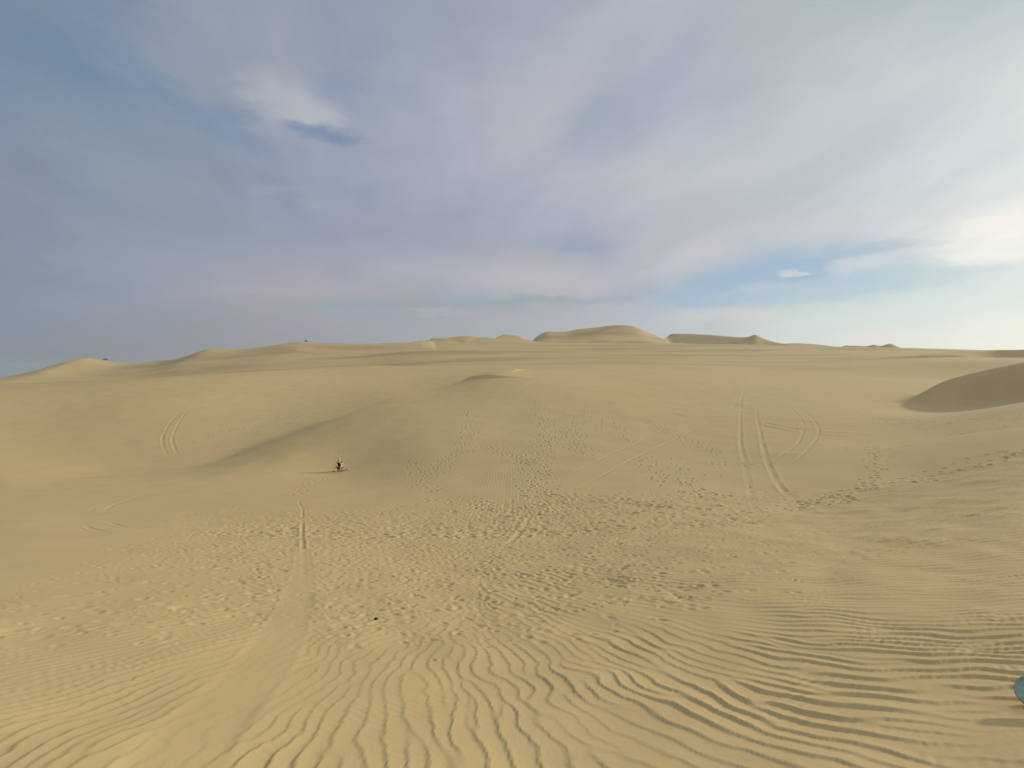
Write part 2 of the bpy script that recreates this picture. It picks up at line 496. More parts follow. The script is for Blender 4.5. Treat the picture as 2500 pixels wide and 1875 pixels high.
def ground_h(x, y):
    x = np.atleast_1d(np.asarray(x, float)); y = np.atleast_1d(np.asarray(y, float))
    return crests_h(x, y, base_h(x, y))

# walking left to right, the viewer is on the right-hand side
T32 = math.tan(R(31))
# the right-hand dune: back first, then its brow with the steep shaded face
crest([(2340,915,88),(2385,899,90),(2454,887,90),(2600,880,88),(2900,890,84)], 25, 0.2, -1, 2, .3, 1.3)
crest([(2272,952,64.5),(2300,930,65),(2345,914,65),(2400,901,64),(2455,889,63),(2538,874,61),(2680,852,58),(2900,835,52),(3400,850,44)], 13, 0.56, +1, 0.8, .05, 99, .4, True, 'hollow')
crest([(2330,866,170),(2380,857.5,175),(2430,851,176),(2500,848.5,172),(2700,846,160),(2900,856,150)], 30, 0.40, +1, 4)
# rim of the pale plain on the left
crest([(-350,990,62),(-150,972,70),(0,953,79),(150,942,86),(300,929,94),(450,918,103),(600,907,113),(750,899,124),(900,893,138),(980,891,148)], 16, 0.16, -1, 2, .12, 1.2)
# small steep face at the top of the mound
crest([(1060,948,86),(1075,942,85),(1110,931.5,83),(1150,920,80.5),(1190,909.5,79),(1240,901,78),(1310,896,78)], 34, T32, +1, .6, .4, .42)
# dunes along the skyline
crest([(-250,925,342.4),(-60,925,354.6),(0,931,358.6),(40,923,361.3),(80,914,364.1),(150,895,369.1),(200,878,372.7),(225,874,374.6),(260,880,377.2),(300,886,380.2),(340,887,383.3),(400,880,388.0),(450,875,392.0),(500,856,396.2),(530,849,398.7),(600,851,404.6),(650,845,409.0),(700,837,413.5),(740,834,417.1),(780,838,420.8),(850,841,427.5),(920,841,434.4),(990,838,442.5),(1060,838,447.7)], 70, 0.5, -1, 6, .03, name='ridge')
crest([(1030,832,480),(1060,825,480),(1085,825,485),(1126,819,490),(1166,820,490),(1207,825,490),(1231,816,520),(1252,818,520),(1272,821,520),(1300,828,520)], 45, 0.5, -1, 6)
crest([(1290,830,600.0),(1325,812,600.0),(1343,809,600.0),(1379,809,600.0),(1410,803,600.0),(1461,798,600.0),(1506,794,600.0),(1544,797,600.0),(1569,808,600.0),(1596,819,600.0),(1625,832,600.0)], 46, 0.55, -1, 6, .05, name='pale')
crest([(1612,829,600.9),(1634,816,595.8),(1688,815,583.5),(1756,819.5,568.8),(1810,822,557.7),(1831,820,553.5),(1841,815,551.5),(1850,817,549.7),(1864,825,547.0),(1902,836,539.7),(1945,840,531.6)], 40, 0.62, +1, 5, .06, name='shaded')
crest([(1900,840,470),(1945,837,470),(2000,840.5,468),(2043,846,462)], 30, 0.3, +1, 6)
crest([(2040,847,575),(2065,840.5,570),(2072,843,568),(2086,841.5,566),(2122,843,560),(2132,838,558),(2151,843,555),(2170,836,550),(2184,843,545),(2220,849,540)], 22, 0.6, +1, 4)
# lee hollows on the skyline ridges
crest([(405,886,429.9),(430,880,430.4),(455,876,430.8),(480,874,431.2)], 45, 0.55, +1, 3, .3, 2.6)
crest([(596,856,433.3),(625,849.5,433.8),(655,851,434.3)], 45, 0.55, +1, 3, .3, 2.6)
crest([(812,862,392.9),(840,856.5,393.3),(872,853,393.8)], 45, 0.6, +1, 3, .3, 2.6)
crest([(1430,832,520),(1500,825,515),(1560,825,510),(1620,829,500)], 45, 0.35, +1, 4, .3, 2.6)

def unproject(pts):
    """first ground point met by the sight line through each surveyed mark (px, py)"""
    pts = np.array(pts, float).reshape(-1, 2)
    Ys = np.exp(np.linspace(math.log(1.8), math.log(700), 340))
    res = []
    gx = (pts[:, 0, None] - 1250) / F * Ys[None]
    gy = np.broadcast_to(Ys[None], gx.shape)
    gz = (HY - pts[:, 1, None]) / F * Ys[None]
    hh = ground_h(gx.ravel(), gy.ravel()).reshape(gx.shape)
    below = gz - hh
    for i in range(len(pts)):
        k = np.where(below[i] < 0)[0]
        j = k[0] if len(k) else len(Ys) - 1
        if j == 0:
            yy = Ys[0]
        else:
            b0, b1 = below[i, j - 1], below[i, j]
            t = b0 / (b0 - b1 + 1e-12)
            yy = Ys[j - 1] * (1 - t) + Ys[j] * t
        res.append(((pts[i, 0] - 1250) / F * yy, yy))
    return np.array(res)

# ---------------------------------------------------------------- wind ripples close by
NX, NY, DX = 1920, 1080, 0.0195
RX0, RY0 = -14.5, 0.7
rx = RX0 + np.arange(NX) * DX
ry = RY0 + np.arange(NY) * DX
GX, GY = np.meshgrid(rx, ry)
CR = [  # ends of ripple crests: px0,py0,px1,py1
 (893,1840,906,1738),(1024,1840,975,1710),(1260,1820,1203,1750),(1239,1758,1239,1649),(1370,1791,1276,1669),(1512,1775,1341,1649),
 (1675,1820,1492,1750),(1199,1641,1166,1596),(1565,1575,1675,1641),(853,1698,881,1608),(824,1677,934,1616),(1702,1616,1783,1649),
 (2088,1494,2292,1510),(2292,1510,2495,1494),(1885,1791,2109,1848),(2007,1628,2190,1641),(2271,1657,2495,1657),(2251,1799,2495,1799),
 (2129,1339,2414,1299),(41,1820,203,1738),(264,1860,387,1771),(41,1718,285,1661),(366,1759,529,1689),(549,1840,635,1738),(651,1840,765,1759),
 (407,1624,570,1575),(651,1677,732,1608),(1600,1450,1800,1462),(1300,1480,1420,1520),(900,1500,1000,1480),(700,1450,800,1440),(1900,1420,2100,1410),
 (2300,1400,2490,1390),(100,1560,350,1520),(2200,1240,2490,1170),(1900,1330,2050,1320),
]
e0 = unproject([(c[0], c[1]) for c in CR]); e1 = unproject([(c[2], c[3]) for c in CR])
dv = e1 - e0
ang = np.arctan2(dv[:, 1], dv[:, 0])
cm = (e0 + e1) / 2
def logc(x, y):
    r = np.hypot(x, y)
    return np.arctan2(x, y) * 1.6, np.log(r)
def spread(vals, cx, cy, x, y, sig=0.16):
    u, l = logc(x, y)
    cu, cl = logc(cx, cy)
    num = np.zeros(x.shape + (vals.shape[1],)); den = np.zeros(x.shape)
    for i in range(len(cu)):
        d2 = (u - cu[i]) ** 2 + (l - cl[i]) ** 2
        w = np.exp(-d2 / (2 * sig * sig)) + 1e-4 / (0.05 + d2) ** 2
        num += w[..., None] * vals[i]
        den += w
    return num / den[..., None]
LR = slice(None, None, 8)
def up8(a):
    """bilinear 8x upsample of a raster sampled every 8 cells"""
    yi = np.minimum(np.arange(NY) / 8.0, a.shape[0] - 1.001); xi = np.minimum(np.arange(NX) / 8.0, a.shape[1] - 1.001)
    y0 = yi.astype(int); x0 = xi.astype(int); fy = (yi - y0)[:, None]; fx = (xi - x0)[None]
    if a.ndim == 3:
        fy = fy[..., None]; fx = fx[..., None]
    r0 = a[y0][:, x0] * (1 - fx) + a[y0][:, x0 + 1] * fx
    r1 = a[y0 + 1][:, x0] * (1 - fx) + a[y0 + 1][:, x0 + 1] * fx
    return r0 * (1 - fy) + r1 * fy
gxl, gyl = GX[LR, LR], GY[LR, LR]
dbl = spread(np.stack([np.cos(2 * ang), np.sin(2 * ang)], 1), cm[:, 0], cm[:, 1], gxl, gyl)
dbl = up8(dbl)
TH = 0.5 * np.arctan2(dbl[..., 1], dbl[..., 0])        # crest direction
AMP_MARKS = [(100,1850,1.4),(300,1780,1.5),(500,1850,1.4),(900,1800,1.0),(1300,1800,1.05),(1700,1800,1.15),(2200,1800,1.3),(2400,1700,1.35),(2400,1600,1.35),(2000,1700,1.3),(2000,1550,1.25),
 (1600,1620,1.0),(1250,1640,.95),(1150,1540,.5),(1100,1570,.6),(900,1620,.9),(620,1700,.7),(300,1650,1.2),(100,1640,.9),(200,1550,.7),(500,1590,1.0),(800,1520,.85),
 (1300,1470,.85),(1700,1450,.85),(1550,1520,.7),(2000,1420,.95),(2300,1400,.95),(2450,1300,1.3),(2250,1320,1.4),(1900,1320,1.1),(1500,1370,.6),(700,1400,.4),
 (300,1420,.25),(50,1400,.10),(1000,1330,.3),(400,1300,.06),(1750,1270,.6),(2300,1210,1.5),(2450,1150,1.4),(2450,1480,.95),(1500,1280,.25),(2100,1250,1.3),(2200,1190,1.2),(2450,1220,1.5),(1900,1380,1.0)]
am = unproject([(a[0], a[1]) for a in AMP_MARKS])
AMP = up8(spread(np.array([[a[2]] for a in AMP_MARKS]), am[:, 0], am[:, 1], gxl, gyl, 0.13)[..., 0])
LAM_MARKS = [(100,1800,.17),(500,1800,.17),(900,1800,.18),(1300,1800,.21),(1700,1800,.25),(2300,1750,.27),(2300,1450,.25),(1700,1550,.24),(1200,1560,.17),(600,1600,.17),(200,1600,.18),(1200,1400,.22),(2300,1250,.27)]
lm = unproject([(a[0], a[1]) for a in LAM_MARKS])
LAM = up8(spread(np.array([[a[2]] for a in LAM_MARKS]), lm[:, 0], lm[:, 1], gxl, gyl, 0.25)[..., 0])
fx = np.fft.rfftfreq(NX, DX)[None]; fy = np.fft.fftfreq(NY, DX)[:, None]
fr = np.hypot(fx, fy) + 1e-9; fa = np.arctan2(fy, fx)
NO = 14
lams = [0.125, 0.175, 0.25]
LAM = LAM * 0.74
lw = []
for i, lv in enumerate(lams):
    xs = np.log(np.array(lams))
    v = np.zeros(3); v[i] = 1
    lw.append(np.interp(np.log(LAM), xs, v))
f = rng.standard_normal((NY, NX))
nrm = TH + math.pi / 2
for it in range(4):
    Ff = np.fft.rfft2(f)
    o = np.zeros((NY, NX))
    for li, lv in enumerate(lams):
        if lw[li].max() <= 0.01:
            continue
        rad = np.exp(-0.5 * ((fr - 1 / lv) / (0.24 / lv)) ** 2)
        for k in range(NO):
            ak = k * math.pi / NO
            da = (fa - ak + math.pi / 2) % math.pi - math.pi / 2
            dn = (nrm - ak + math.pi / 2) % math.pi - math.pi / 2
            w = np.clip(1 - np.abs(dn) / (math.pi / NO), 0, 1) * lw[li]
            if w.max() < 0.02:
                continue
            o += w * np.fft.irfft2(Ff * rad * np.exp(-0.5 * (da / 0.24) ** 2), s=(NY, NX))
    # even strength everywhere
    o /= np.sqrt(np.fft.irfft2(np.fft.rfft2(o * o) * np.exp(-(fr * 0.75) ** 2 * 2.0), s=(NY, NX)).clip(1e-12) + 0.02 * np.mean(o * o))
    f = np.tanh(1.3 * o)
def bil(a, x, y):
    xi = np.clip((x - RX0) / DX, 0, NX - 1.001); yi = np.clip((y - RY0) / DX, 0, NY - 1.001)
    x0 = xi.astype(np.int32); y0 = yi.astype(np.int32); ax = xi - x0; ay = yi - y0
    return (a[y0, x0] * (1 - ax) + a[y0, x0 + 1] * ax) * (1 - ay) + (a[y0 + 1, x0] * (1 - ax) + a[y0 + 1, x0 + 1] * ax) * ay
# steep side away from the wind (and the sun)
nx, ny = np.cos(nrm), np.sin(nrm)
sg = np.where(nx * SUNDIR[0] + ny * SUNDIR[1] > 0, -1.0, 1.0)
nx, ny = nx * sg, ny * sg
o = np.clip(o, -1.7, 1.7)
o = np.tanh(o * 0.9)
wob = 0.26 * LAM
o2 = bil(o, GX - nx * wob * o, GY - ny * wob * o)
o2 = 0.5 * (o2 + bil(o, GX - nx * wob * o2, GY - ny * wob * o2))
# soft lumps under the ripples
def lowpass_noise(shape, dx, lam):
    ny_, nx_ = shape
    n = np.fft.rfft2(rng.standard_normal(shape))
    fxx = np.fft.rfftfreq(nx_, dx)[None]; fyy = np.fft.fftfreq(ny_, dx)[:, None]
    q = np.fft.irfft2(n * np.exp(-(np.hypot(fxx, fyy) * lam) ** 2 * 1.5), s=shape)
    return q / np.std(q)
# crests wander: bend the field a little
wx_, wy_ = 0.026 * lowpass_noise((NY, NX), DX, .5), 0.026 * lowpass_noise((NY, NX), DX, .45)
wx_ += 0.006 * lowpass_noise((NY, NX), DX, .16); wy_ += 0.006 * lowpass_noise((NY, NX), DX, .16)
o2 = bil(o2, GX + wx_, GY + wy_)
o2 = (np.exp(0.75 * o2) - 1) * 0.92      # sharper crests, flatter troughs
RIP = o2 * AMP * LAM * 0.070
# fine cross ripples in the troughs
fine = np.zeros((NY, NX)); Ff = np.fft.rfft2(rng.standard_normal((NY, NX)))
for k in range(8):
    ak = k * math.pi / 8
    da = (fa - ak + math.pi / 2) % math.pi - math.pi / 2
    dn = (nrm + 1.1 - ak + math.pi / 2) % math.pi - math.pi / 2
    w = np.clip(1 - np.abs(dn) / (math.pi / 8), 0, 1)
    fine += w * np.fft.irfft2(Ff * np.exp(-0.5 * ((fr - 1 / .085) / 3.0) ** 2) * np.exp(-0.5 * (da / 0.3) ** 2), s=(NY, NX))
fine /= np.std(fine)
RIP += fine * 0.0007 * np.clip(AMP + .25, 0, 1) * np.clip(1.1 * lowpass_noise((NY, NX), DX, .7) + .3, 0, 1.6)
patch = lowpass_noise((NY, NX), DX, 1.1)
RIP *= np.clip(0.88 + 0.26 * patch, 0.3, 1.25)
RIP += 0.010 * lowpass_noise((NY, NX), DX, 0.9) * np.clip(AMP * 1.5, 0.3, 1)

# ---------------------------------------------------------------- footprints and tracks
MX, MY, MD = 2200, 1820, 0.07
MX0, MY0 = -72.0, 8.0
MID = np.zeros((MY, MX))
mgx, mgy = MX0 + np.arange(MX) * MD, MY0 + np.arange(MY) * MD
def stamp(x, y, th, ln, wd, dep, rim=0.28):
    """one dent with a rim pushed up around it, in whichever raster covers it"""
    if y < RY0 + NY * DX - 1.2 and RX0 + 1 < x < RX0 + NX * DX - 1.2 and y > RY0 + .6:
        a, x0, y0, d, ax, ay = RIP, RX0, RY0, DX, NX, NY
    else:
        a, x0, y0, d, ax, ay = MID, MX0, MY0, MD, MX, MY
    rr = ln * 2.2
    i0, i1 = int((x - rr - x0) / d), int((x + rr - x0) / d) + 2
    j0, j1 = int((y - rr - y0) / d), int((y + rr - y0) / d) + 2
    if i0 < 0 or j0 < 0 or i1 >= ax or j1 >= ay:
        return
    gx = x0 + np.arange(i0, i1) * d - x; gy = y0 + np.arange(j0, j1) * d - y
    gx, gy = np.meshgrid(gx, gy)
    c, s = math.cos(th), math.sin(th)
    p, q = (gx * c + gy * s) / ln, (-gx * s + gy * c) / wd
    d2 = p * p + q * q
    a[j0:j1, i0:i1] += -dep * np.exp(-d2 * 1.4) + dep * rim * np.exp(-((np.sqrt(d2) - 1.55) / 0.5) ** 2)

TR_MARKS = [(300,1430,.15),(450,1400,.5),(600,1350,.9),(700,1300,.8),(800,1350,1),(950,1330,1),(1100,1340,1),(1100,1420,.8),(1300,1400,.9),(1500,1380,.8),(1700,1400,.45),
 (900,1450,.75),(700,1470,.7),(450,1490,.5),(200,1480,.25),(1900,1350,.15),(2200,1350,0),(2200,1250,0.05),(600,1600,.05),(1000,1560,.1),(1400,1560,.1),(1300,1480,.5),(1000,1500,.5),
 (300,1600,.0),(1900,1500,.0),(1300,1280,.7),(900,1280,.35),(600,1270,.15),(300,1300,.02),(50,1400,.0),(1600,1300,.5),(1600,1240,.3),(1200,1230,.2),(800,1230,.04),(1400,1700,0),(800,1750,0)]
tm = unproject([(a[0], a[1]) for a in TR_MARKS]); tv_ = np.array([[a[2]] for a in TR_MARKS])
cnt = 0
cx = rng.uniform(-13.3, 13.3, 60000); cy = rng.uniform(4.0, 22, 60000)
dens = spread(tv_, tm[:, 0], tm[:, 1], cx, cy, 0.13)[:, 0]
dens = np.clip((dens - 0.07) * 1.1, 0, 1)
keep = rng.uniform(0, 1, len(cx)) < dens * 0.42
for x, y in zip(cx[keep], cy[keep]):
    s = rng.lognormal(0, .32)
    ln = 0.062 * s * (1 if y < 14 else 1.6)
    stamp(x, y, rng.uniform(-0.9, 0.9) + rng.choice([0, 1.57], p=[.75, .25]), ln, ln * rng.uniform(.5, .8), rng.uniform(.006, .021) * (1.0 if y < 14 else 1.4))
def trail(marks, spread_m=0.12, step=0.62, dep=0.075, n=1, size=1.0):
    q = resample(np.c_[unproject(marks), np.zeros(len(marks))], 0.3)[:, :2]
    dl = np.r_[0, np.cumsum(np.hypot(*np.diff(q, axis=0).T))]
    for j in range(n):
        s = rng.uniform(0, step); k = 0
        while s < dl[-1]:
            x, y = np.interp(s, dl, q[:, 0]), np.interp(s, dl, q[:, 1])
            i = min(np.searchsorted(dl, s), len(q) - 1); d = q[i] - q[max(i - 1, 0)]
            th = math.atan2(d[1], d[0]) if np.hypot(*d) > 0 else 0
            off = (0.14 if k % 2 else -0.14) + rng.normal(0, spread_m)
            big = 1.0 if y < 40 else 1.15
            stamp(x - math.sin(th) * off, y + math.cos(th) * off, th + rng.normal(0, .25), 0.135 * size * big, 0.085 * size * big, 0.75 * dep * rng.uniform(.5, 1.25))
            s += step * rng.uniform(.8, 1.25); k += 1
trail([(338,1147),(450,1145),(561,1141)], .03, .8, .11)
trail([(1146,1002),(1146,1076),(1117,1104),(1056,1157)], .5, .6, .085, 3)
trail([(1187,1092),(1248,1116),(1305,1137)], .5, .5, .085, 4)
trail([(1309,978),(1329,1075),(1309,1137),(1305,1198),(1305,1259)], .6, .6, .085, 4)
trail([(1402,1010),(1410,1076),(1451,1116)], .5, .6, .085, 3)
trail([(1427,998),(1492,1043),(1545,1080)], .5, .6, .085, 3)
trail([(1492,978),(1593,1035),(1687,1076),(1760,1110)], .5, .6, .085, 3)
trail([(1394,933),(1492,953),(1614,982),(1695,990)], .3, .8, .11, 1, 1.3)
trail([(1248,1116),(1350,1075),(1400,1040)], .4, .6, .08, 2)
trail([(1573,1116),(1614,1157),(1695,1190),(1740,1215)], .8, .6, .085, 4)
trail([(1954,1238),(2088,1202),(2210,1173),(2373,1141),(2495,1096)], .55, .6, .085, 5)
trail([(1600,1260),(1800,1255),(1954,1238)], .55, .6, .06, 4)
trail([(1742,1128),(1824,1137),(1909,1132)], .5, .6, .085, 3)
trail([(2267,1067),(2373,1055),(2495,1031)], .3, .6, .09, 2)
trail([(2109,1010),(2231,1031),(2373,1031),(2480,1010)], 1.2, .6, .09, 6)
trail([(1950,1050),(2060,1030),(2200,1042)], .8, .6, .085, 3)
trail([(2113,1076),(2125,1096),(2141,1137),(2120,1180)], .25, .6, .08, 2)
trail([(2040,1092),(2100,1098),(2210,1092),(2260,1085)], .4, .6, .085, 2)
trail([(1310,1200),(1450,1215),(1560,1230),(1700,1250)], .7, .6, .075, 5)
trail([(1050,1215),(1150,1225),(1230,1250)], .5, .6, .06, 3)
trail([(1130,1095),(1300,1080),(1420,1100)], .4, .7, .08, 1)
trail([(800,880+215),(830,1115),(860,1160)], .5, .7, .05, 1)
trail([(740,1205),(720,1212),(760,1180),(835,1155)], .15, .7, .07, 2)
trail([(1000,1120),(1020,1160),(1050,1200)], .4, .6, .06, 2)
trail([(480,1080),(540,1050),(620,1020),(700,1010)], .6, .8, .10, 2)
trail([(560,1060),(700,1030),(760,1000)], .9, .8, .09, 3)

def groove(marks, width, dep, rimf=0.6, close=True, wavy=0.0):
    """a wheel or board track pressed into the sand"""
    width *= 0.6; dep *= 0.42
    q = resample(np.c_[unproject(marks), np.zeros(len(marks))], 0.4)[:, :2]
    for a, gx1, gy1, d in ((MID, mgx, mgy, MD), (RIP, rx, ry, DX)):
        pad = width * 3
        i0, i1 = np.searchsorted(gx1, [q[:, 0].min() - pad, q[:, 0].max() + pad])
        j0, j1 = np.searchsorted(gy1, [q[:, 1].min() - pad, q[:, 1].max() + pad])
        if a is MID:
            j0 = max(j0, np.searchsorted(gy1, RY0 + NY * DX - .3))
        if i1 - i0 < 2 or j1 - j0 < 2:
            continue
        XX, YY = np.meshgrid(gx1[i0:i1], gy1[j0:j1])
        # walk along in pieces so the windows stay small
        D = np.full(XX.shape, 99.0); WT = np.zeros(XX.shape)
        ss = np.arange(len(q)) / max(len(q) - 1, 1)
        wgt = np.clip(np.minimum(ss, 1 - ss) / .14, 0, 1) * (0.62 + 0.38 * np.sin(np.arange(len(q)) * .55 + len(q)) * np.sin(np.arange(len(q)) * .17 + 1))
        for k in range(0, len(q) - 1, 8):
            s = q[k:k + 9]
            a0, a1 = np.searchsorted(gx1[i0:i1], [s[:, 0].min() - pad, s[:, 0].max() + pad])
            b0, b1 = np.searchsorted(gy1[j0:j1], [s[:, 1].min() - pad, s[:, 1].max() + pad])
            if a1 > a0 and b1 > b0 and len(s) > 1:
                dd, _, pp_ = seg_dist(XX[b0:b1, a0:a1], YY[b0:b1, a0:a1], s)
                cur = D[b0:b1, a0:a1]; m_ = dd < cur
                WT[b0:b1, a0:a1] = np.where(m_, np.interp(k + pp_, np.arange(len(q)), wgt), WT[b0:b1, a0:a1])
                D[b0:b1, a0:a1] = np.where(m_, dd, cur)
        t = D / width
        a[j0:j1, i0:i1] += WT * (-dep * np.exp(-(t * 1.25) ** 4) + dep * rimf * np.exp(-((t - 1.4) / 0.5) ** 2))
g = groove
g([(1790,890),(1812,905),(1818,930),(1810,978),(1808,1075),(1816,1116),(1828,1177),(1844,1238),(1860,1262)], .26, .075)
g([(1848,1000),(1848,1018),(1854,1043),(1868,1108),(1893,1169),(1925,1210),(1962,1244)], .26, .075)
g([(1915,985),(1940,1005),(1958,1027),(1962,1051),(1946,1084),(1909,1112),(1860,1135)], .22, .07)
g([(1930,983),(1965,1005),(1991,1031),(1999,1059),(1974,1096),(1942,1124),(1900,1145)], .22, .07)
g([(1800,1030),(1860,1038),(1946,1055),(2027,1063),(2109,1063),(2190,1057),(2240,1050)], .3, .10)
g([(1860,1030),(1946,1047),(2027,1055),(2109,1056),(2170,1050)], .3, .10)
g([(1191,927),(1300,945),(1410,962),(1553,986),(1675,1017),(1780,1037),(1860,1045)], .26, .09)
g([(1380,1210),(1410,1193),(1553,1116),(1675,1059),(1740,1025),(1800,985),(1820,955),(1822,935)], .24, .07)
g([(1330,1190),(1451,1128),(1593,1063),(1655,1031),(1750,985),(1792,955),(1795,930)], .24, .06)
g([(409,1112),(403,1100),(397,1071),(411,1039),(435,1010),(446,1000)], .26, .11)
g([(440,1115),(431,1104),(421,1071),(435,1035),(452,1010),(456,1004)], .26, .11)
g([(480,1186),(439,1191),(326,1210),(244,1234),(203,1257),(195,1271),(220,1290),(270,1302)], .16, .05)
g([(420,1197),(358,1206),(301,1224),(256,1246),(252,1263),(277,1279),(330,1292)], .16, .05)
g([(102,1273),(285,1283),(488,1295),(700,1303),(860,1300)], .10, .035)
g([(61,1252),(285,1261),(529,1275),(773,1279),(900,1275)], .10, .03)
g([(742,1420),(740,1340),(738,1300),(738,1242),(730,1230),(734,1218),(738,1208)], .10, .055)
g([(1298,1254),(1285,1275),(1268,1303),(1240,1330)], .16, .05)
g([(1275,1256),(1262,1278),(1248,1303)], .12, .04)
g([(880,1130),(950,1090),(1030,1045)], .2, .05)
g([(900,1108),(980,1068),(1060,1030)], .2, .04)
g([(1480,1225),(1620,1240),(1800,1268),(1950,1280)], .14, .05)
g([(1450,1205),(1560,1228),(1700,1245)], .12, .05)
g([(1700,1290),(2000,1250),(2250,1190)], .10, .03)
g([(1750,1330),(2050,1280),(2300,1225),(2490,1180)], .10, .03)
g([(1850,1345),(2150,1300),(2490,1240)], .08, .03)
for k in range(34):
    o_ = -40 + k * 6 + rng.uniform(-3, 3)
    x0 = 1750 + rng.uniform(-120, 480)
    g([(x0, 1330 - (x0 - 1750) * .14 - 60 + o_), (x0 + 200, 1330 - (x0 - 1550) * .15 - 60 + o_), (min(x0 + 420, 2560), 1330 - (x0 - 1330) * .17 - 60 + o_)], .09, rng.uniform(.03, .06), .8)
# the board's slide down the slope: smoothed sand
sl = resample(np.c_[unproject([(738,1300),(740,1390),(722,1470),(690,1540),(640,1620),(570,1700),(490,1780),(420,1870),(350,1990)]), np.zeros(9)], .15)[:, :2]
m = (GX > -5) & (GX < 1)
dd, sd_, pp = seg_dist(GX[m], GY[m], sl)
wid = np.interp(pp / len(sl), [0, .3, .55, .8, 1], [.07, .16, .22, .26, .26])
ins = 1 / (1 + np.exp((dd / wid - 1) * 7))
edge = np.exp(-((dd / wid - 1.08) / .16) ** 2)
old = RIP[m]
RIP[m] = old * (1 - ins) + ins * (-0.004 + old * 0.30) + edge * 0.003
# fade out at the raster rims
ex = np.minimum(GX - RX0, RX0 + NX * DX - GX) / 1.0
ey = np.minimum((GY - RY0) / 0.3, (RY0 + NY * DX - GY) / 1.0)
RIP *= np.clip(np.minimum(ex, ey), 0, 1)

# broad uneven ground in the middle distance
MID += 0.010 * lowpass_noise((MY, MX), MD, 2.5)
def midbil(x, y):
    xi = np.clip((x - MX0) / MD, 0, MX - 1.001); yi = np.clip((y - MY0) / MD, 0, MY - 1.001)
    x0 = xi.astype(np.int32); y0 = yi.astype(np.int32); ax = xi - x0; ay = yi - y0
    a = MID
    v = (a[y0, x0] * (1 - ax) + a[y0, x0 + 1] * ax) * (1 - ay) + (a[y0 + 1, x0] * (1 - ax) + a[y0 + 1, x0 + 1] * ax) * ay
    inside = (x > MX0) & (x < MX0 + (MX - 1) * MD) & (y > MY0) & (y < MY0 + (MY - 1) * MD)
    fade = np.clip(np.minimum(np.minimum(x - MX0, MX0 + MX * MD - x), np.minimum((y - MY0) * 1.0, MY0 + MY * MD - y)) / 3.0, 0, 1)
    return np.where(inside, v * fade, 0)

# ---------------------------------------------------------------- the ground sheet (finer where it is near)
rows = np.concatenate([
    np.exp(np.linspace(math.log(0.35), math.log(1.7), 30, endpoint=False)),
    np.exp(np.linspace(math.log(1.7), math.log(16), 680, endpoint=False)),
    np.exp(np.linspace(math.log(16), math.log(125), 560, endpoint=False)),
    np.exp(np.linspace(math.log(125), math.log(700), 330, endpoint=False)),
    np.exp(np.linspace(math.log(700), math.log(2600), 30))])
colsd = np.concatenate([np.linspace(-R(82), -R(54), 200)[:-1], np.linspace(-R(54), R(54), 1250), np.linspace(R(54), R(82), 200)[1:]])
colsb = np.linspace(R(82), 2 * math.pi - R(82), 90)[1:-1]
cols = np.concatenate([colsd, colsb])
NR, NC = len(rows), len(cols)
# base on a coarse lattice, then interpolated
rs = np.arange(0, NR, 5); rs = np.r_[rs, NR - 1] if rs[-1] != NR - 1 else rs
cs = np.arange(0, len(colsd), 6); cs = np.r_[cs, len(colsd) - 1] if cs[-1] != len(colsd) - 1 else cs
cs = np.concatenate([cs, np.arange(len(colsd), NC)])
aa, rr_ = np.meshgrid(cols[cs], rows[rs])
ii = np.arange(NR)
j = np.clip(np.searchsorted(rs, ii, side='right') - 1, 0, len(rs) - 2)
t = ((ii - rs[j]) / (rs[j + 1] - rs[j]))[:, None]
jm, jp = np.maximum(j - 1, 0), np.minimum(j + 2, len(rs) - 1)
def lattice(fn):
    zz = fn(np.sin(aa) * rr_, np.cos(aa) * rr_)
    tmp = np.empty((len(rs), NC))
    for i in range(len(rs)):
        tmp[i] = np.interp(np.arange(NC), cs, zz[i])
    # cubic between rows keeps the slopes continuous
    return 0.5 * (2 * tmp[j] + (-tmp[jm] + tmp[j + 1]) * t + (2 * tmp[jm] - 5 * tmp[j] + 4 * tmp[j + 1] - tmp[jp]) * t * t + (-tmp[jm] + 3 * tmp[j] - 3 * tmp[j + 1] + tmp[jp]) * t ** 3)
AA, RR = np.meshgrid(cols, rows)
VX, VY = np.sin(AA) * RR, np.cos(AA) * RR
HB = join_sheets(VX, VY, lattice(near_sheet), lattice(plain_sheet))
OWN = np.full(VX.shape, '', dtype='<U8')
VZ = crests_h(VX, VY, HB, OWN)
def box(a, n, axis):
    """running mean over 2n+1 cells"""
    p = np.pad(a, [(n + 1, n) if k == axis else (0, 0) for k in range(2)], mode='edge')
    c = np.cumsum(p, axis)
    return (np.take(c, range(2 * n + 1, c.shape[axis]), axis) - np.take(c, range(0, c.shape[axis] - 2 * n - 1), axis)) / (2 * n + 1)
# wind rounds the facets off: the hollow's face and the far dunes
SM = VZ.copy()
for _ in range(2):
    SM = box(box(SM, 5, 0), 9, 1)
SF = VZ.copy()
SF = box(box(SF, 1, 0), 2, 1)
wq = np.exp(-(((VX - 58) / 13) ** 4 + ((VY - 60) / 13) ** 4))
VZ = VZ * (1 - wq) + SM * wq
wq = np.clip((RR - 260) / 60, 0, 1) * (RR < 1500)
VZ = VZ * (1 - wq) + SF * wq
near = (VX > RX0) & (VX < RX0 + (NX - 1) * DX) & (VY > RY0) & (VY < RY0 + (NY - 1) * DX)
VZ[near] += bil(RIP, VX[near], VY[near])
mids = (VY > MY0) & (VY < MY0 + MY * MD) & (np.abs(VX) < 90)
VZ[mids] += midbil(VX[mids], VY[mids])
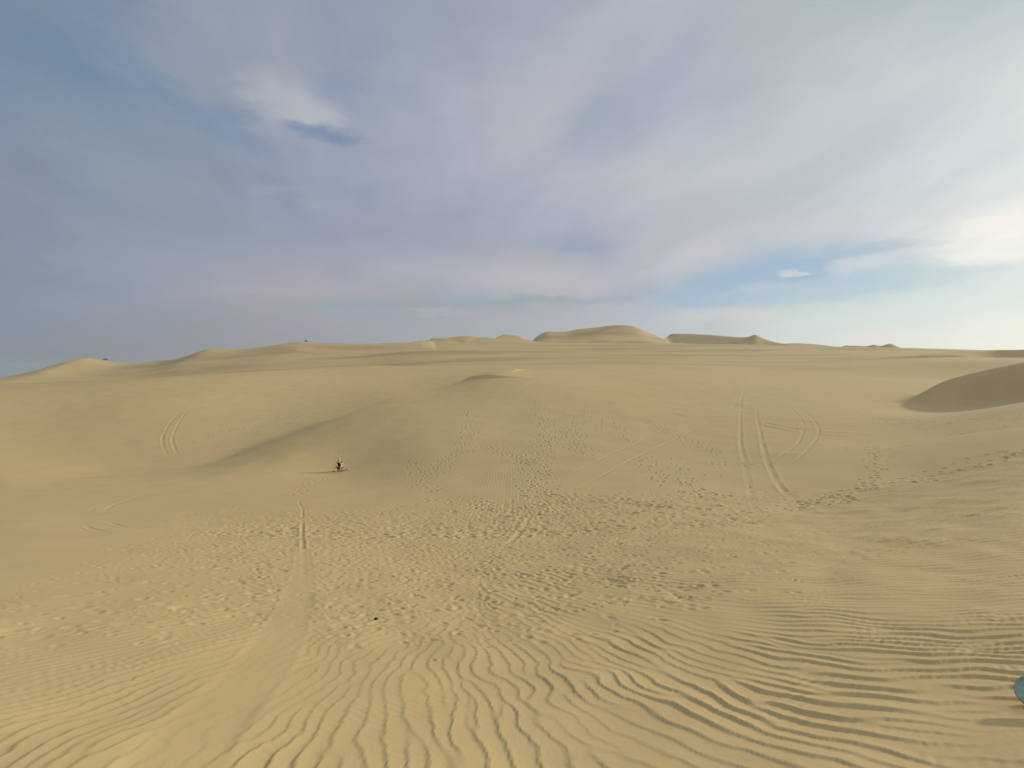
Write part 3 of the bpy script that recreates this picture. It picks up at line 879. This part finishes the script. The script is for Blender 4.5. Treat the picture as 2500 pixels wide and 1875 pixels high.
# low swells over the far plain
def swell(x, y):
    z = 0
    for lam_, amp_, th_, ph in ((60, .25, 1.3, 0.3), (37, .16, 1.75, 1.9), (95, .45, 1.5, 4.0), (23, .08, 1.2, 2.2)):
        wv = np.cos(th_) * x + np.sin(th_) * y
        z = z + amp_ * np.sin(2 * math.pi * wv / lam_ + ph + 1.3 * np.sin(x / 70 + ph))
    return z
far_w = np.clip((RR - 110) / 120, 0, 1) * np.clip((900 - RR) / 300, 0, 1)
VZ += far_w * swell(VX, VY)

def grid_mesh(name, verts, quads, tris=None):
    me = bpy.data.meshes.new(name)
    nq = len(quads); ntri = 0 if tris is None else len(tris)
    me.vertices.add(len(verts))
    me.vertices.foreach_set('co', np.ascontiguousarray(verts, np.float32).ravel())
    lv = quads.ravel() if ntri == 0 else np.concatenate([quads.ravel(), tris.ravel()])
    me.loops.add(len(lv))
    me.loops.foreach_set('vertex_index', lv.astype(np.int32))
    ls = np.arange(nq) * 4
    if ntri:
        ls = np.concatenate([ls, nq * 4 + np.arange(ntri) * 3])
    me.polygons.add(len(ls))
    me.polygons.foreach_set('loop_start', ls.astype(np.int32))
    me.polygons.foreach_set('use_smooth', np.ones(len(ls), bool))
    me.update(calc_edges=True)
    return me

def sand_material():
    m = bpy.data.materials.new("sand")
    m.use_nodes = True
    t = m.node_tree
    b = t.nodes['Principled BSDF']
    b.inputs['Roughness'].default_value = 0.95
    b.inputs['Specular IOR Level'].default_value = 0.12
    geo = N(t, 'ShaderNodeNewGeometry')
    pos = geo.outputs['Position']
    def noise(scale, det, vec=pos, rough=.5, dist=0.0):
        n = N(t, 'ShaderNodeTexNoise')
        n.inputs['Scale'].default_value = scale
        n.inputs['Detail'].default_value = det
        n.inputs['Roughness'].default_value = rough
        n.inputs['Distortion'].default_value = dist
        L(t, vec, n.inputs['Vector'])
        return n.outputs['Fac']
    big = noise(0.035, 4)
    medn = noise(0.5, 5)
    grain = noise(260, 2)
    col = mixc(t, mapr(t, big, .35, .65, 0, 1), (0.535, 0.374, 0.174), (0.560, 0.404, 0.194))
    col = mixc(t, mapr(t, medn, .35, .7, 0, .35), col, (0.495, 0.340, 0.150))
    col = mixc(t, mapr(t, grain, .3, .7, 0, .30, False), col, (0.44, 0.305, 0.138))
    # bands of coarser, browner sand on the far plain
    mp = N(t, 'ShaderNodeMapping')
    mp.inputs['Scale'].default_value = (0.006, 0.035, 0.0)
    mp.inputs['Rotation'].default_value = (0, 0, R(-6))
    L(t, pos, mp.inputs['Vector'])
    band = noise(1.0, 4, mp.outputs[0], .5, .6)
    sp = N(t, 'ShaderNodeSeparateXYZ')
    L(t, pos, sp.inputs[0])
    farm = mapr(t, sp.outputs[1], 110, 220, 0, 1)
    bm_ = mathn(t, 'MULTIPLY', farm, mapr(t, band, .46, .64, 0, .85))
    col = mixc(t, bm_, col, (0.43, 0.275, 0.128))
    L(t, col, b.inputs['Base Color'])
    # grains, and small ripples farther off
    wv = N(t, 'ShaderNodeTexWave', wave_type='BANDS', bands_direction='X')
    wv.inputs['Scale'].default_value = 1.9
    wv.inputs['Distortion'].default_value = 5.0
    wv.inputs['Detail'].default_value = 3.0
    wv.inputs['Detail Scale'].default_value = 0.6
    L(t, pos, wv.inputs['Vector'])
    midm = mathn(t, 'MULTIPLY', mapr(t, sp.outputs[1], 12, 22, 0, 1), mapr(t, noise(0.12, 3), .35, .6, .15, 1))
    hgt = mathn(t, 'MULTIPLY', wv.outputs['Fac'], mathn(t, 'MULTIPLY', midm, 0.005))
    hgt = mathn(t, 'ADD', hgt, mathn(t, 'MULTIPLY', noise(170, 3), 0.0006))
    hgt = mathn(t, 'ADD', hgt, mathn(t, 'MULTIPLY', noise(28, 4), 0.0018))
    hgt = mathn(t, 'ADD', hgt, mathn(t, 'MULTIPLY', noise(5, 4, pos, .6), 0.0022))
    bp = N(t, 'ShaderNodeBump')
    bp.inputs['Strength'].default_value = 1.0
    bp.inputs['Distance'].default_value = 1.0
    L(t, hgt, bp.inputs['Height'])
    L(t, bp.outputs[0], b.inputs['Normal'])
    return m
SAND = sand_material()
verts = np.stack([VX.ravel(), VY.ravel(), VZ.ravel()], 1)
verts = np.concatenate([verts, [[0, 0, -EYE]]])
r0, c0 = np.meshgrid(np.arange(NR - 1), np.arange(NC), indexing='ij')
c1 = (c0 + 1) % NC
quads = np.stack([r0 * NC + c0, r0 * NC + c1, (r0 + 1) * NC + c1, (r0 + 1) * NC + c0], -1).reshape(-1, 4)[:, ::-1]
tris = np.stack([np.full(NC, NR * NC), np.arange(NC), (np.arange(NC) + 1) % NC], 1)[:, ::-1]
OWN = np.append(OWN.ravel(), '')
def setting(name, q, t, label, cat):
    used = np.unique(np.concatenate([q.ravel(), t.ravel()]) if t is not None else q.ravel())
    back = np.zeros(len(verts), np.int64); back[used] = np.arange(len(used))
    me = grid_mesh(name, verts[used], back[q], None if t is None else back[t])
    me.materials.append(SAND)
    o = bpy.data.objects.new(name, me)
    o['kind'] = 'structure'; o['label'] = label; o['category'] = cat
    C.objects.link(o)
    return o
qo = OWN[quads]
fown = np.where((qo == qo[:, :1]).all(1), qo[:, 0], '')
ground = setting("ground", quads[fown == ''], tris, "rippled and trampled pale sand running to the horizon", "ground")
for key, label in (('hollow', "steep shaded dune face round the hollow at the right edge"), ('pale', "tallest pale dune on the skyline right of centre"),
                   ('shaded', "dark shaded dune on the skyline just right of the tallest one"), ('ridge', "long low dune ridge on the left skyline")):
    setting("dune", quads[fown == key], None, label, "dune")

def sand_z(x, y):
    z = ground_h([x], [y])
    X_, Y_ = np.array([x]), np.array([y])
    if RX0 < x < RX0 + NX * DX and RY0 < y < RY0 + NY * DX:
        z = z + bil(RIP, X_, Y_)
    return float((z + midbil(X_, Y_))[0])
#OBJECTS#
# ================================================================= things
def mat(name, colour, rough=0.6, var=0.0, scale=20.0, colour2=None, metal=0.0):
    m = bpy.data.materials.new(name)
    m.use_nodes = True
    t = m.node_tree
    b = t.nodes['Principled BSDF']
    b.inputs['Roughness'].default_value = rough
    b.inputs['Metallic'].default_value = metal
    c2 = colour2 if colour2 is not None else tuple(v * (1 - var) for v in colour)
    co = N(t, 'ShaderNodeTexCoord')
    n = N(t, 'ShaderNodeTexNoise')
    n.inputs['Scale'].default_value = scale
    n.inputs['Detail'].default_value = 4
    L(t, co.outputs['Object'], n.inputs['Vector'])
    L(t, mixc(t, mapr(t, n.outputs['Fac'], .35, .65, 0, 1), colour, c2), b.inputs['Base Color'])
    return m

def link(name, me, material, parent=None, loc=None):
    o = bpy.data.objects.new(name, me)
    if material is not None:
        me.materials.clear(); me.materials.append(material)
    C.objects.link(o)
    if parent is not None:
        o.parent = parent
    if loc is not None:
        o.location = loc
    return o
def bm_obj(name, bm, material, parent=None, smooth=True, loc=None):
    me = bpy.data.meshes.new(name)
    bm.to_mesh(me); bm.free()
    if smooth:
        me.polygons.foreach_set('use_smooth', [True] * len(me.polygons))
    return link(name, me, material, parent, loc)
def thing(name, label, cat, loc, rot=(0, 0, 0), group=None):
    o = bpy.data.objects.new(name, None)
    o.empty_display_size = 0.2
    C.objects.link(o)
    o.location = loc; o.rotation_euler = rot
    o['label'] = label; o['category'] = cat
    if group:
        o['group'] = group
    return o
def tube(bm, pts, r, seg=8, cap=True):
    """round bar through points; r one radius or one per point"""
    pts = [Vector(p) for p in pts]
    rr = r if isinstance(r, (list, tuple)) else [r] * len(pts)
    rings = []
    up = Vector((0, 0, 1))
    for i, p in enumerate(pts):
        d = (pts[min(i + 1, len(pts) - 1)] - pts[max(i - 1, 0)]).normalized()
        a = d.cross(up if abs(d.z) < .95 else Vector((1, 0, 0))).normalized()
        b = d.cross(a).normalized()
        rings.append([bm.verts.new(p + (a * math.cos(2 * math.pi * k / seg) + b * math.sin(2 * math.pi * k / seg)) * rr[i]) for k in range(seg)])
    for A_, B_ in zip(rings, rings[1:]):
        for k in range(seg):
            bm.faces.new((A_[k], A_[(k + 1) % seg], B_[(k + 1) % seg], B_[k]))
    if cap:
        bm.faces.new(rings[0][::-1]); bm.faces.new(rings[-1])
def skin(name, joints, edges, root, material, parent, levels=2):
    """one continuous surface grown round a skeleton: joints name -> (x, y, z, rx[, ry])"""
    names = list(joints)
    me = bpy.data.meshes.new(name)
    me.from_pydata([joints[n][:3] for n in names], [(names.index(a), names.index(b)) for a, b in edges], [])
    o = bpy.data.objects.new(name, me)
    C.objects.link(o)
    md = o.modifiers.new("skin", 'SKIN')
    md.use_smooth_shade = True
    sv = me.skin_vertices[0].data
    for i, n in enumerate(names):
        r = joints[n][3:]
        sv[i].radius = (r[0], r[-1])
        sv[i].use_root = (n == root)
    sb = o.modifiers.new("sub", 'SUBSURF')
    sb.levels = levels; sb.render_levels = levels
    dg = bpy.context.evaluated_depsgraph_get()
    dg.update()
    baked = bpy.data.meshes.new_from_object(o.evaluated_get(dg))
    baked.name = name
    bpy.data.objects.remove(o)
    bpy.data.meshes.remove(me)
    baked.polygons.foreach_set('use_smooth', [True] * len(baked.polygons))
    return link(name, baked, material, parent)
def normal_at(x, y, e=0.35):
    gx = (sand_z(x + e, y) - sand_z(x - e, y)) / (2 * e); gy = (sand_z(x, y + e) - sand_z(x, y - e)) / (2 * e)
    return Vector((-gx, -gy, 1)).normalized()

M_SKIN = mat("skin_tone", (0.74, 0.45, 0.26), 0.55, .08, 30)
M_SHIRT = mat("dark_brown_cloth", (0.022, 0.012, 0.009), 0.9, .3, 40)
M_SHORTS = mat("brown_cloth", (0.17, 0.075, 0.038), 0.9, .25, 40)
M_SHOE = mat("dark_shoe", (0.035, 0.022, 0.018), 0.8, .3, 40)
M_HAIR = mat("pale_blond_hair", (0.66, 0.46, 0.22), 0.7, .3, 60)
M_DARK = mat("dark_eye", (0.02, 0.015, 0.012), 0.4)
M_LIP = mat("lip", (0.42, 0.20, 0.16), 0.5)

# ---- the rider resting on a board in the hollow
(bx, by), = unproject([(830, 1150)])
bz = sand_z(bx, by)
board = thing("sandboard", "pale wooden sandboard lying crosswise under the seated person", "sandboard", (bx + .12, by + .10, sand_z(bx + .12, by + .10) + .05))
nb = normal_at(bx + .1, by + .1, .6)
board.rotation_euler = (math.atan2(-nb.y, nb.z) * 1.0, math.atan2(nb.x, nb.z) - .05, R(4))
M_WOOD = mat("pale_wood", (0.70, 0.55, 0.36), 0.5, .2, 14)
M_STRAP = mat("black_strap", (0.02, 0.02, 0.02), 0.7)
def plank(length, width, thick, kick, nx_=40):
    """deck of a board with round ends that curve up; long axis x, upper face up"""
    bm = bmesh.new()
    top, bot = [], []
    half = length / 2; rad = width / 2
    for i in range(nx_ + 1):
        u = -half + length * (0.5 - 0.5 * math.cos(math.pi * i / nx_))
        q = max(0.0, abs(u) - (half - rad)) / rad
        w = rad * math.sqrt(max(0.0, 1 - q * q)) if q > 0 else rad * (1 - .10 * (1 - (abs(u) / half) ** 2))
        w = max(w, .004)
        lift = kick * max(0.0, (abs(u) - half * .72) / (half * .28)) ** 2
        cup = [(-1, 0), (-.55, -.004), (0, -.006), (.55, -.004), (1, 0)]
        top.append([bm.verts.new((u, w * a, lift + c + thick / 2)) for a, c in cup])
        bot.append([bm.verts.new((u, w * a, lift + c - thick / 2)) for a, c in cup])
    for i in range(nx_):
        for k in range(4):
            bm.faces.new((top[i][k], top[i + 1][k], top[i + 1][k + 1], top[i][k + 1]))
            bm.faces.new((bot[i][k], bot[i][k + 1], bot[i + 1][k + 1], bot[i + 1][k]))
        bm.faces.new((top[i][0], bot[i][0], bot[i + 1][0], top[i + 1][0]))
        bm.faces.new((top[i][4], top[i + 1][4], bot[i + 1][4], bot[i][4]))
    for e in (0, nx_):
        for k in range(4):
            bm.faces.new((top[e][k], top[e][k + 1], bot[e][k + 1], bot[e][k]))
    bmesh.ops.recalc_face_normals(bm, faces=bm.faces)
    return bm
def strap(bm, x, w, h, sgn=1):
    tube(bm, [(x, -w, 0), (x, -w * .8, sgn * h * .7), (x, 0, sgn * h), (x, w * .8, sgn * h * .7), (x, w, 0)], .018, 8)
bm_obj("deck", plank(1.15, .27, .012, .07), M_WOOD, board)
for sx in (-.24, .30):
    b_ = bmesh.new(); strap(b_, sx, .11, .05)
    bm_obj("foot_strap", b_, M_STRAP, board)

rider = thing("person", "person in dark t-shirt sitting alone on a board, knees raised and hands at chin", "person", (bx, by, bz + .055), (0, 0, R(3)))
J = {
 'pelvis': (0, .02, .13, .135, .11), 'waist': (0, .00, .27, .125, .10), 'chest': (0, -.06, .44, .15, .105), 'collar': (0, -.10, .565, .10, .075),
 'neck': (0, -.125, .635, .052), 'jaw': (0, -.165, .72, .062, .07), 'head': (0, -.15, .80, .082, .095), 'crown': (0, -.14, .875, .062, .075),
 'nose': (0, -.255, .775, .014),
}
E = [('pelvis','waist'),('waist','chest'),('chest','collar'),('collar','neck'),('neck','jaw'),('jaw','head'),('head','crown'),('head','nose')]
for sgn, tag_, kx, kz, fx_, fy_ in ((-1, 'a', -.185, .475, -.275, -.50), (1, 'b', .215, .49, .165, -.54)):
    J.update({'sh' + tag_: (sgn * .175, -.09, .565, .062), 'el' + tag_: (sgn * .215, -.33, .50, .040), 'wr' + tag_: (sgn * .055, -.335, .615, .027), 'pa' + tag_: (sgn * .030, -.315, .665, .036, .018),
      'hip' + tag_: (sgn * .10, -.03, .13, .088), 'kn' + tag_: (kx, -.37, kz, .060), 'ca' + tag_: ((kx + fx_) / 2, -.45, kz * .6, .052), 'an' + tag_: (fx_, fy_ + .06, .085, .036), 'to' + tag_: (fx_ + sgn * .05, fy_ - .10, .035, .034, .022),
      'ear' + tag_: (sgn * .088, -.15, .785, .016)})
    E += [('collar', 'sh' + tag_), ('sh' + tag_, 'el' + tag_), ('el' + tag_, 'wr' + tag_), ('wr' + tag_, 'pa' + tag_), ('pelvis', 'hip' + tag_), ('hip' + tag_, 'kn' + tag_), ('kn' + tag_, 'ca' + tag_), ('ca' + tag_, 'an' + tag_), ('an' + tag_, 'to' + tag_), ('head', 'ear' + tag_)]
    # four fingers folded over the other hand, thumb up the chin
    for k, (dx_, ln) in enumerate(((.034, .030), (.018, .036), (.002, .034), (-.014, .027))):
        y0 = -.335 + .018 * k
        a_, b2, c_ = 'f%d0%s' % (k, tag_), 'f%d1%s' % (k, tag_), 'f%d2%s' % (k, tag_)
        J[a_] = (sgn * .020, y0, .690, .0095); J[b2] = (sgn * -.004, y0 - .010, .690 + ln * .7, .0085); J[c_] = (sgn * -.030, y0 - .006, .684 + ln * .3, .0075)
        E += [('pa' + tag_, a_), (a_, b2), (b2, c_)]
    J['th0' + tag_] = (sgn * .038, -.285, .675, .011); J['th1' + tag_] = (sgn * .030, -.262, .705, .009)
    E += [('pa' + tag_, 'th0' + tag_), ('th0' + tag_, 'th1' + tag_)]
body = skin("body", J, E, 'pelvis', M_SKIN, rider)
SJ = {'hem': (0, .01, .21, .150, .125), 'mid': (0, -.01, .31, .145, .118), 'chest': (0, -.06, .445, .168, .122), 'collar': (0, -.10, .575, .098, .082)}
SE = [('hem', 'mid'), ('mid', 'chest'), ('chest', 'collar')]
for sgn, t_ in ((-1, 'a'), (1, 'b')):
    SJ['s' + t_] = (sgn * .175, -.09, .565, .078); SJ['c' + t_] = (sgn * .193, -.195, .54, .066)
    SE += [('collar', 's' + t_), ('s' + t_, 'c' + t_)]
skin("shirt", SJ, SE, 'hem', M_SHIRT, rider)
HJ = {'pel': (0, .02, .12, .155, .125), 'w': (0, .00, .22, .142, .118)}
HE = [('pel', 'w')]
for sgn, t_, kx, kz in ((-1, 'a', -.185, .475), (1, 'b', .215, .49)):
    HJ['h' + t_] = (sgn * .10, -.03, .13, .108)
    HJ['t' + t_] = (sgn * .10 * .35 + kx * .65, -.03 * .35 - .37 * .65, .13 * .35 + kz * .65, .086)
    HE += [('pel', 'h' + t_), ('h' + t_, 't' + t_)]
skin("shorts", HJ, HE, 'pel', M_SHORTS, rider)
for sgn, fx_, fy_ in ((-1, -.275, -.50), (1, .165, -.54)):
    skin("shoe", {'heel': (fx_, fy_ + .085, .045, .047), 'ank': (fx_, fy_ + .06, .095, .049), 'mid': (fx_ + sgn * .02, fy_ - .02, .045, .045, .040), 'toe': (fx_ + sgn * .055, fy_ - .125, .036, .042, .030)},
         [('ank', 'heel'), ('heel', 'mid'), ('mid', 'toe')], 'heel', M_SHOE, rider)
skin("hair", {'top': (0, -.125, .885, .066, .082), 'back': (0, -.085, .835, .080, .070), 'nape': (0, -.075, .765, .062, .045), 'fringe': (0, -.20, .885, .045, .03)},
     [('top', 'back'), ('back', 'nape'), ('top', 'fringe')], 'top', M_HAIR, rider)
for sgn in (-1, 1):
    b_ = bmesh.new(); bmesh.ops.create_uvsphere(b_, u_segments=8, v_segments=6, radius=.012)
    bm_obj("eye", b_, M_DARK, rider, loc=(sgn * .032, -.232, .808))
b_ = bmesh.new(); tube(b_, [(-.024, -.225, .733), (0, -.234, .735), (.024, -.225, .733)], [.004, .008, .004], 6)
bm_obj("mouth", b_, M_LIP, rider)

# ---- board in the right foreground, underside up
def base_mat():
    m = bpy.data.materials.new("scratched_teal")
    m.use_nodes = True
    t = m.node_tree; b = t.nodes['Principled BSDF']
    b.inputs['Roughness'].default_value = 0.75
    b.inputs['Specular IOR Level'].default_value = 0.2
    co = N(t, 'ShaderNodeTexCoord').outputs['Object']
    def nz(sc, det, vec, dist=0):
        n = N(t, 'ShaderNodeTexNoise'); n.inputs['Scale'].default_value = sc; n.inputs['Detail'].default_value = det; n.inputs['Distortion'].default_value = dist
        L(t, vec, n.inputs['Vector']); return n.outputs['Fac']
    col = mixc(t, mapr(t, nz(14, 4, co), .35, .65, 0, 1), (0.20, 0.32, 0.215), (0.255, 0.37, 0.265))
    mp = N(t, 'ShaderNodeMapping'); mp.inputs['Scale'].default_value = (5, 30, 1); mp.inputs['Rotation'].default_value = (0, 0, R(28)); L(t, co, mp.inputs['Vector'])
    sc = nz(1.4, 6, mp.outputs[0], 1.5)
    col = mixc(t, mapr(t, sc, .60, .70, 0, .75), col, (0.42, 0.46, 0.43))
    col = mixc(t, mapr(t, nz(60, 3, co), .60, .75, 0, .6), col, (0.40, 0.36, 0.27))
    L(t, col, b.inputs['Base Color'])
    return m
M_TEAL = base_mat()
M_EDGE = mat("worn_wood_edge", (0.44, 0.33, 0.26), 0.7, .35, 30)
(qx, qy), = unproject([(2550, 1750)])
ax_l = Vector((1, -0.75, 0)).normalized()
gz0, gz1 = sand_z(qx, qy), sand_z(qx + ax_l.x * .9, qy + ax_l.y * .9)
xa = (ax_l + Vector((0, 0, (gz1 - gz0) / .9))).normalized()
tilt = R(26)
back = Vector((0, 0, 1)).cross(xa).normalized()             # up the slope of the board, away from the viewer
ya = (back * math.cos(tilt) + Vector((0, 0, 1)) * math.sin(tilt)).normalized()
za = xa.cross(ya).normalized()
from mathutils import Matrix
WB, LB = .29, 1.2
rise = 0.0                                                  # the lower edge just rests in the sand along its whole length
for k in range(13):
    for v in (.03, .15, .28):
        q_ = Vector((qx, qy, gz0)) + xa * (LB * k / 12 - .115) + ya * v
        rise = max(rise, sand_z(q_.x, q_.y) - q_.z)
cen = Vector((qx, qy, gz0 + max(0.0, rise - .015))) + xa * (LB / 2 - .115) + ya * (WB / 2 - .02) + za * .02
teal = thing("sandboard", "scratched teal sandboard lying underside up at the frame edge in front", "sandboard", (0, 0, 0))
teal.matrix_world = Matrix(((xa.x, ya.x, za.x, cen.x), (xa.y, ya.y, za.y, cen.y), (xa.z, ya.z, za.z, cen.z), (0, 0, 0, 1)))
bm_obj("deck", plank(LB, WB, .012, -.02, 60), M_TEAL, teal)
def rim(length, width, r, kick):
    bm = bmesh.new(); pts = []
    half, rad = length / 2, width / 2
    for sgn in (1, -1):
        for k in range(17):
            a = -math.pi / 2 + math.pi * k / 16
            pts.append((sgn * (half - rad + rad * math.cos(a)), sgn * rad * math.sin(a), kick * (math.cos(a)) ** 2))
    pts.append(pts[0])
    tube(bm, pts, r, 8)
    return bm
bm_obj("edge", rim(LB + .004, WB + .004, .0085, -.02), M_EDGE, teal)
for sx in (-.22, .24):
    b_ = bmesh.new(); strap(b_, sx, .12, .07, -1)
    bm_obj("foot_strap", b_, M_STRAP, teal)

# ---- a dark stone among the prints
(sx_, sy_), = unproject([(918, 1514)])
b_ = bmesh.new()
bmesh.ops.create_icosphere(b_, subdivisions=3, radius=.022)
for v in b_.verts:
    n_ = math.sin(v.co.x * 190 + 1) * math.sin(v.co.y * 150 + 2) * math.sin(v.co.z * 170)
    v.co *= 1 + .16 * n_
    v.co.z *= .75; v.co.x *= 1.25
st = bm_obj("stone", b_, mat("dark_stone", (0.03, 0.024, 0.015), 0.8, .4, 60), None, loc=(sx_, sy_, sand_z(sx_, sy_) + .010))
st['label'] = "small dark stone lying alone on the trampled rippled sand"; st['category'] = "stone"

# ---- buggies on the far ridge
M_BODY = mat("dark_buggy_paint", (0.035, 0.03, 0.028), 0.5, .3, 3)
M_TYRE = mat("tyre_rubber", (0.02, 0.02, 0.02), 0.9)
M_RIM = mat("grey_rim", (0.25, 0.25, 0.25), 0.4)
M_SEAT = mat("seat_cover", (0.05, 0.04, 0.04), 0.9)
def buggy(label, loc, rz):
    t = thing("dune_buggy", label, "dune buggy", loc, (0, 0, rz), "dune buggies parked on the far left ridge")
    b_ = bmesh.new()
    prof = [(-1.25, .42, .50), (-1.15, .38, .80), (-.45, .36, .72), (.45, .34, .70), (1.2, .38, .66), (1.45, .46, .52)]
    ringl = []
    for (x, zb, zt) in prof:
        w = .62 if abs(x) < .7 else .45
        ringl.append([b_.verts.new((x, -w, zb)), b_.verts.new((x, w, zb)), b_.verts.new((x, w * .9, zt)), b_.verts.new((x, -w * .9, zt))])
    for A_, B_ in zip(ringl, ringl[1:]):
        for k in range(4):
            b_.faces.new((A_[k], A_[(k + 1) % 4], B_[(k + 1) % 4], B_[k]))
    b_.faces.new(ringl[0][::-1]); b_.faces.new(ringl[-1])
    bmesh.ops.recalc_face_normals(b_, faces=b_.faces)
    bm_obj("body", b_, M_BODY, t, smooth=False)
    b_ = bmesh.new()
    for s_ in (-.58, .58):
        tube(b_, [(-1.1, s_, .75), (-.75, s_ * .9, 1.55), (.25, s_ * .9, 1.6), (.85, s_, .70)], .035, 6)
        tube(b_, [(-.3, s_, .70), (-.3, s_ * .9, 1.57)], .03, 6)
    for x, z in ((-.75, 1.55), (.25, 1.6), (-.3, 1.57)):
        tube(b_, [(x, -.52, z), (x, .52, z)], .03, 6)
    bm_obj("roll_cage", b_, M_BODY, t)
    for s_ in (-.3, .3):
        b_ = bmesh.new()
        bmesh.ops.create_cube(b_, size=1, matrix=Matrix.Translation((-.25, s_, .82)) @ Matrix.Diagonal((.45, .42, .14, 1)))
        bmesh.ops.create_cube(b_, size=1, matrix=Matrix.Translation((-.50, s_, 1.12)) @ Matrix.Diagonal((.14, .42, .60, 1)))
        bmesh.ops.bevel(b_, geom=b_.edges[:], offset=.04, segments=2, affect='EDGES')
        bm_obj("seat", b_, M_SEAT, t)
    for x, r in ((-.95, .42), (1.05, .36)):
        for s_ in (-.82, .82):
            b_ = bmesh.new()
            n = 20
            sec = [(-.14, .62), (-.15, .9), (-.10, 1.0), (.10, 1.0), (.15, .9), (.14, .62)]
            rg = [[b_.verts.new((r * q * math.cos(2 * math.pi * k / n), y_, r * q * math.sin(2 * math.pi * k / n))) for y_, q in sec] for k in range(n)]
            for k in range(n):
                for m_ in range(6):
                    b_.faces.new((rg[k][m_], rg[(k + 1) % n][m_], rg[(k + 1) % n][(m_ + 1) % 6], rg[k][(m_ + 1) % 6]))
            bmesh.ops.recalc_face_normals(b_, faces=b_.faces)
            wh = bm_obj("wheel", b_, M_TYRE, t, loc=(x, s_, r))
            b_ = bmesh.new()
            bmesh.ops.create_cone(b_, cap_ends=True, segments=16, radius1=r * .62, radius2=r * .62, depth=.16, matrix=Matrix.Rotation(math.pi / 2, 4, 'X'))
            bm_obj("rim", b_, M_RIM, wh)
    return t
def skyline_spot(px, y0, y1):
    ys = np.linspace(y0, y1, 160)
    xs = (px - 1250) / F * ys
    zs = ground_h(xs, ys) + np.clip((np.hypot(xs, ys) - 110) / 120, 0, 1) * np.clip((900 - np.hypot(xs, ys)) / 300, 0, 1) * swell(xs, ys)
    k = int(np.argmax(zs / ys))
    return xs[k], ys[k], zs[k]
p = skyline_spot(257, 330, 470)
buggy("dark dune buggy seen side-on atop the pointed dune at far left", (p[0], p[1], p[2] - .08), R(172))
p = skyline_spot(748, 330, 480)
buggy("dark dune buggy seen end-on atop the higher ridge behind the seated person", (p[0], p[1], p[2] - .08), R(70))

# ---- thin dusty air
b_ = bmesh.new()
bmesh.ops.create_cube(b_, size=1, matrix=Matrix.Translation((0, 0, (VZ.min() - 1 + 82) / 2)) @ Matrix.Diagonal((5400, 5400, 82 - (VZ.min() - 1), 1)))
M_AIR = bpy.data.materials.new("air")
M_AIR.use_nodes = True
ta = M_AIR.node_tree
for n in list(ta.nodes):
    ta.nodes.remove(n)
pv = N(ta, 'ShaderNodeVolumePrincipled')
pv.inputs['Color'].default_value = (0.86, 0.88, 0.92, 1)
pv.inputs['Density'].default_value = 0.00016
pv.inputs['Anisotropy'].default_value = 0.35
oa = N(ta, 'ShaderNodeOutputMaterial')
L(ta, pv.outputs[0], oa.inputs['Volume'])
air = bm_obj("haze", b_, M_AIR, smooth=False)
air['kind'] = 'stuff'
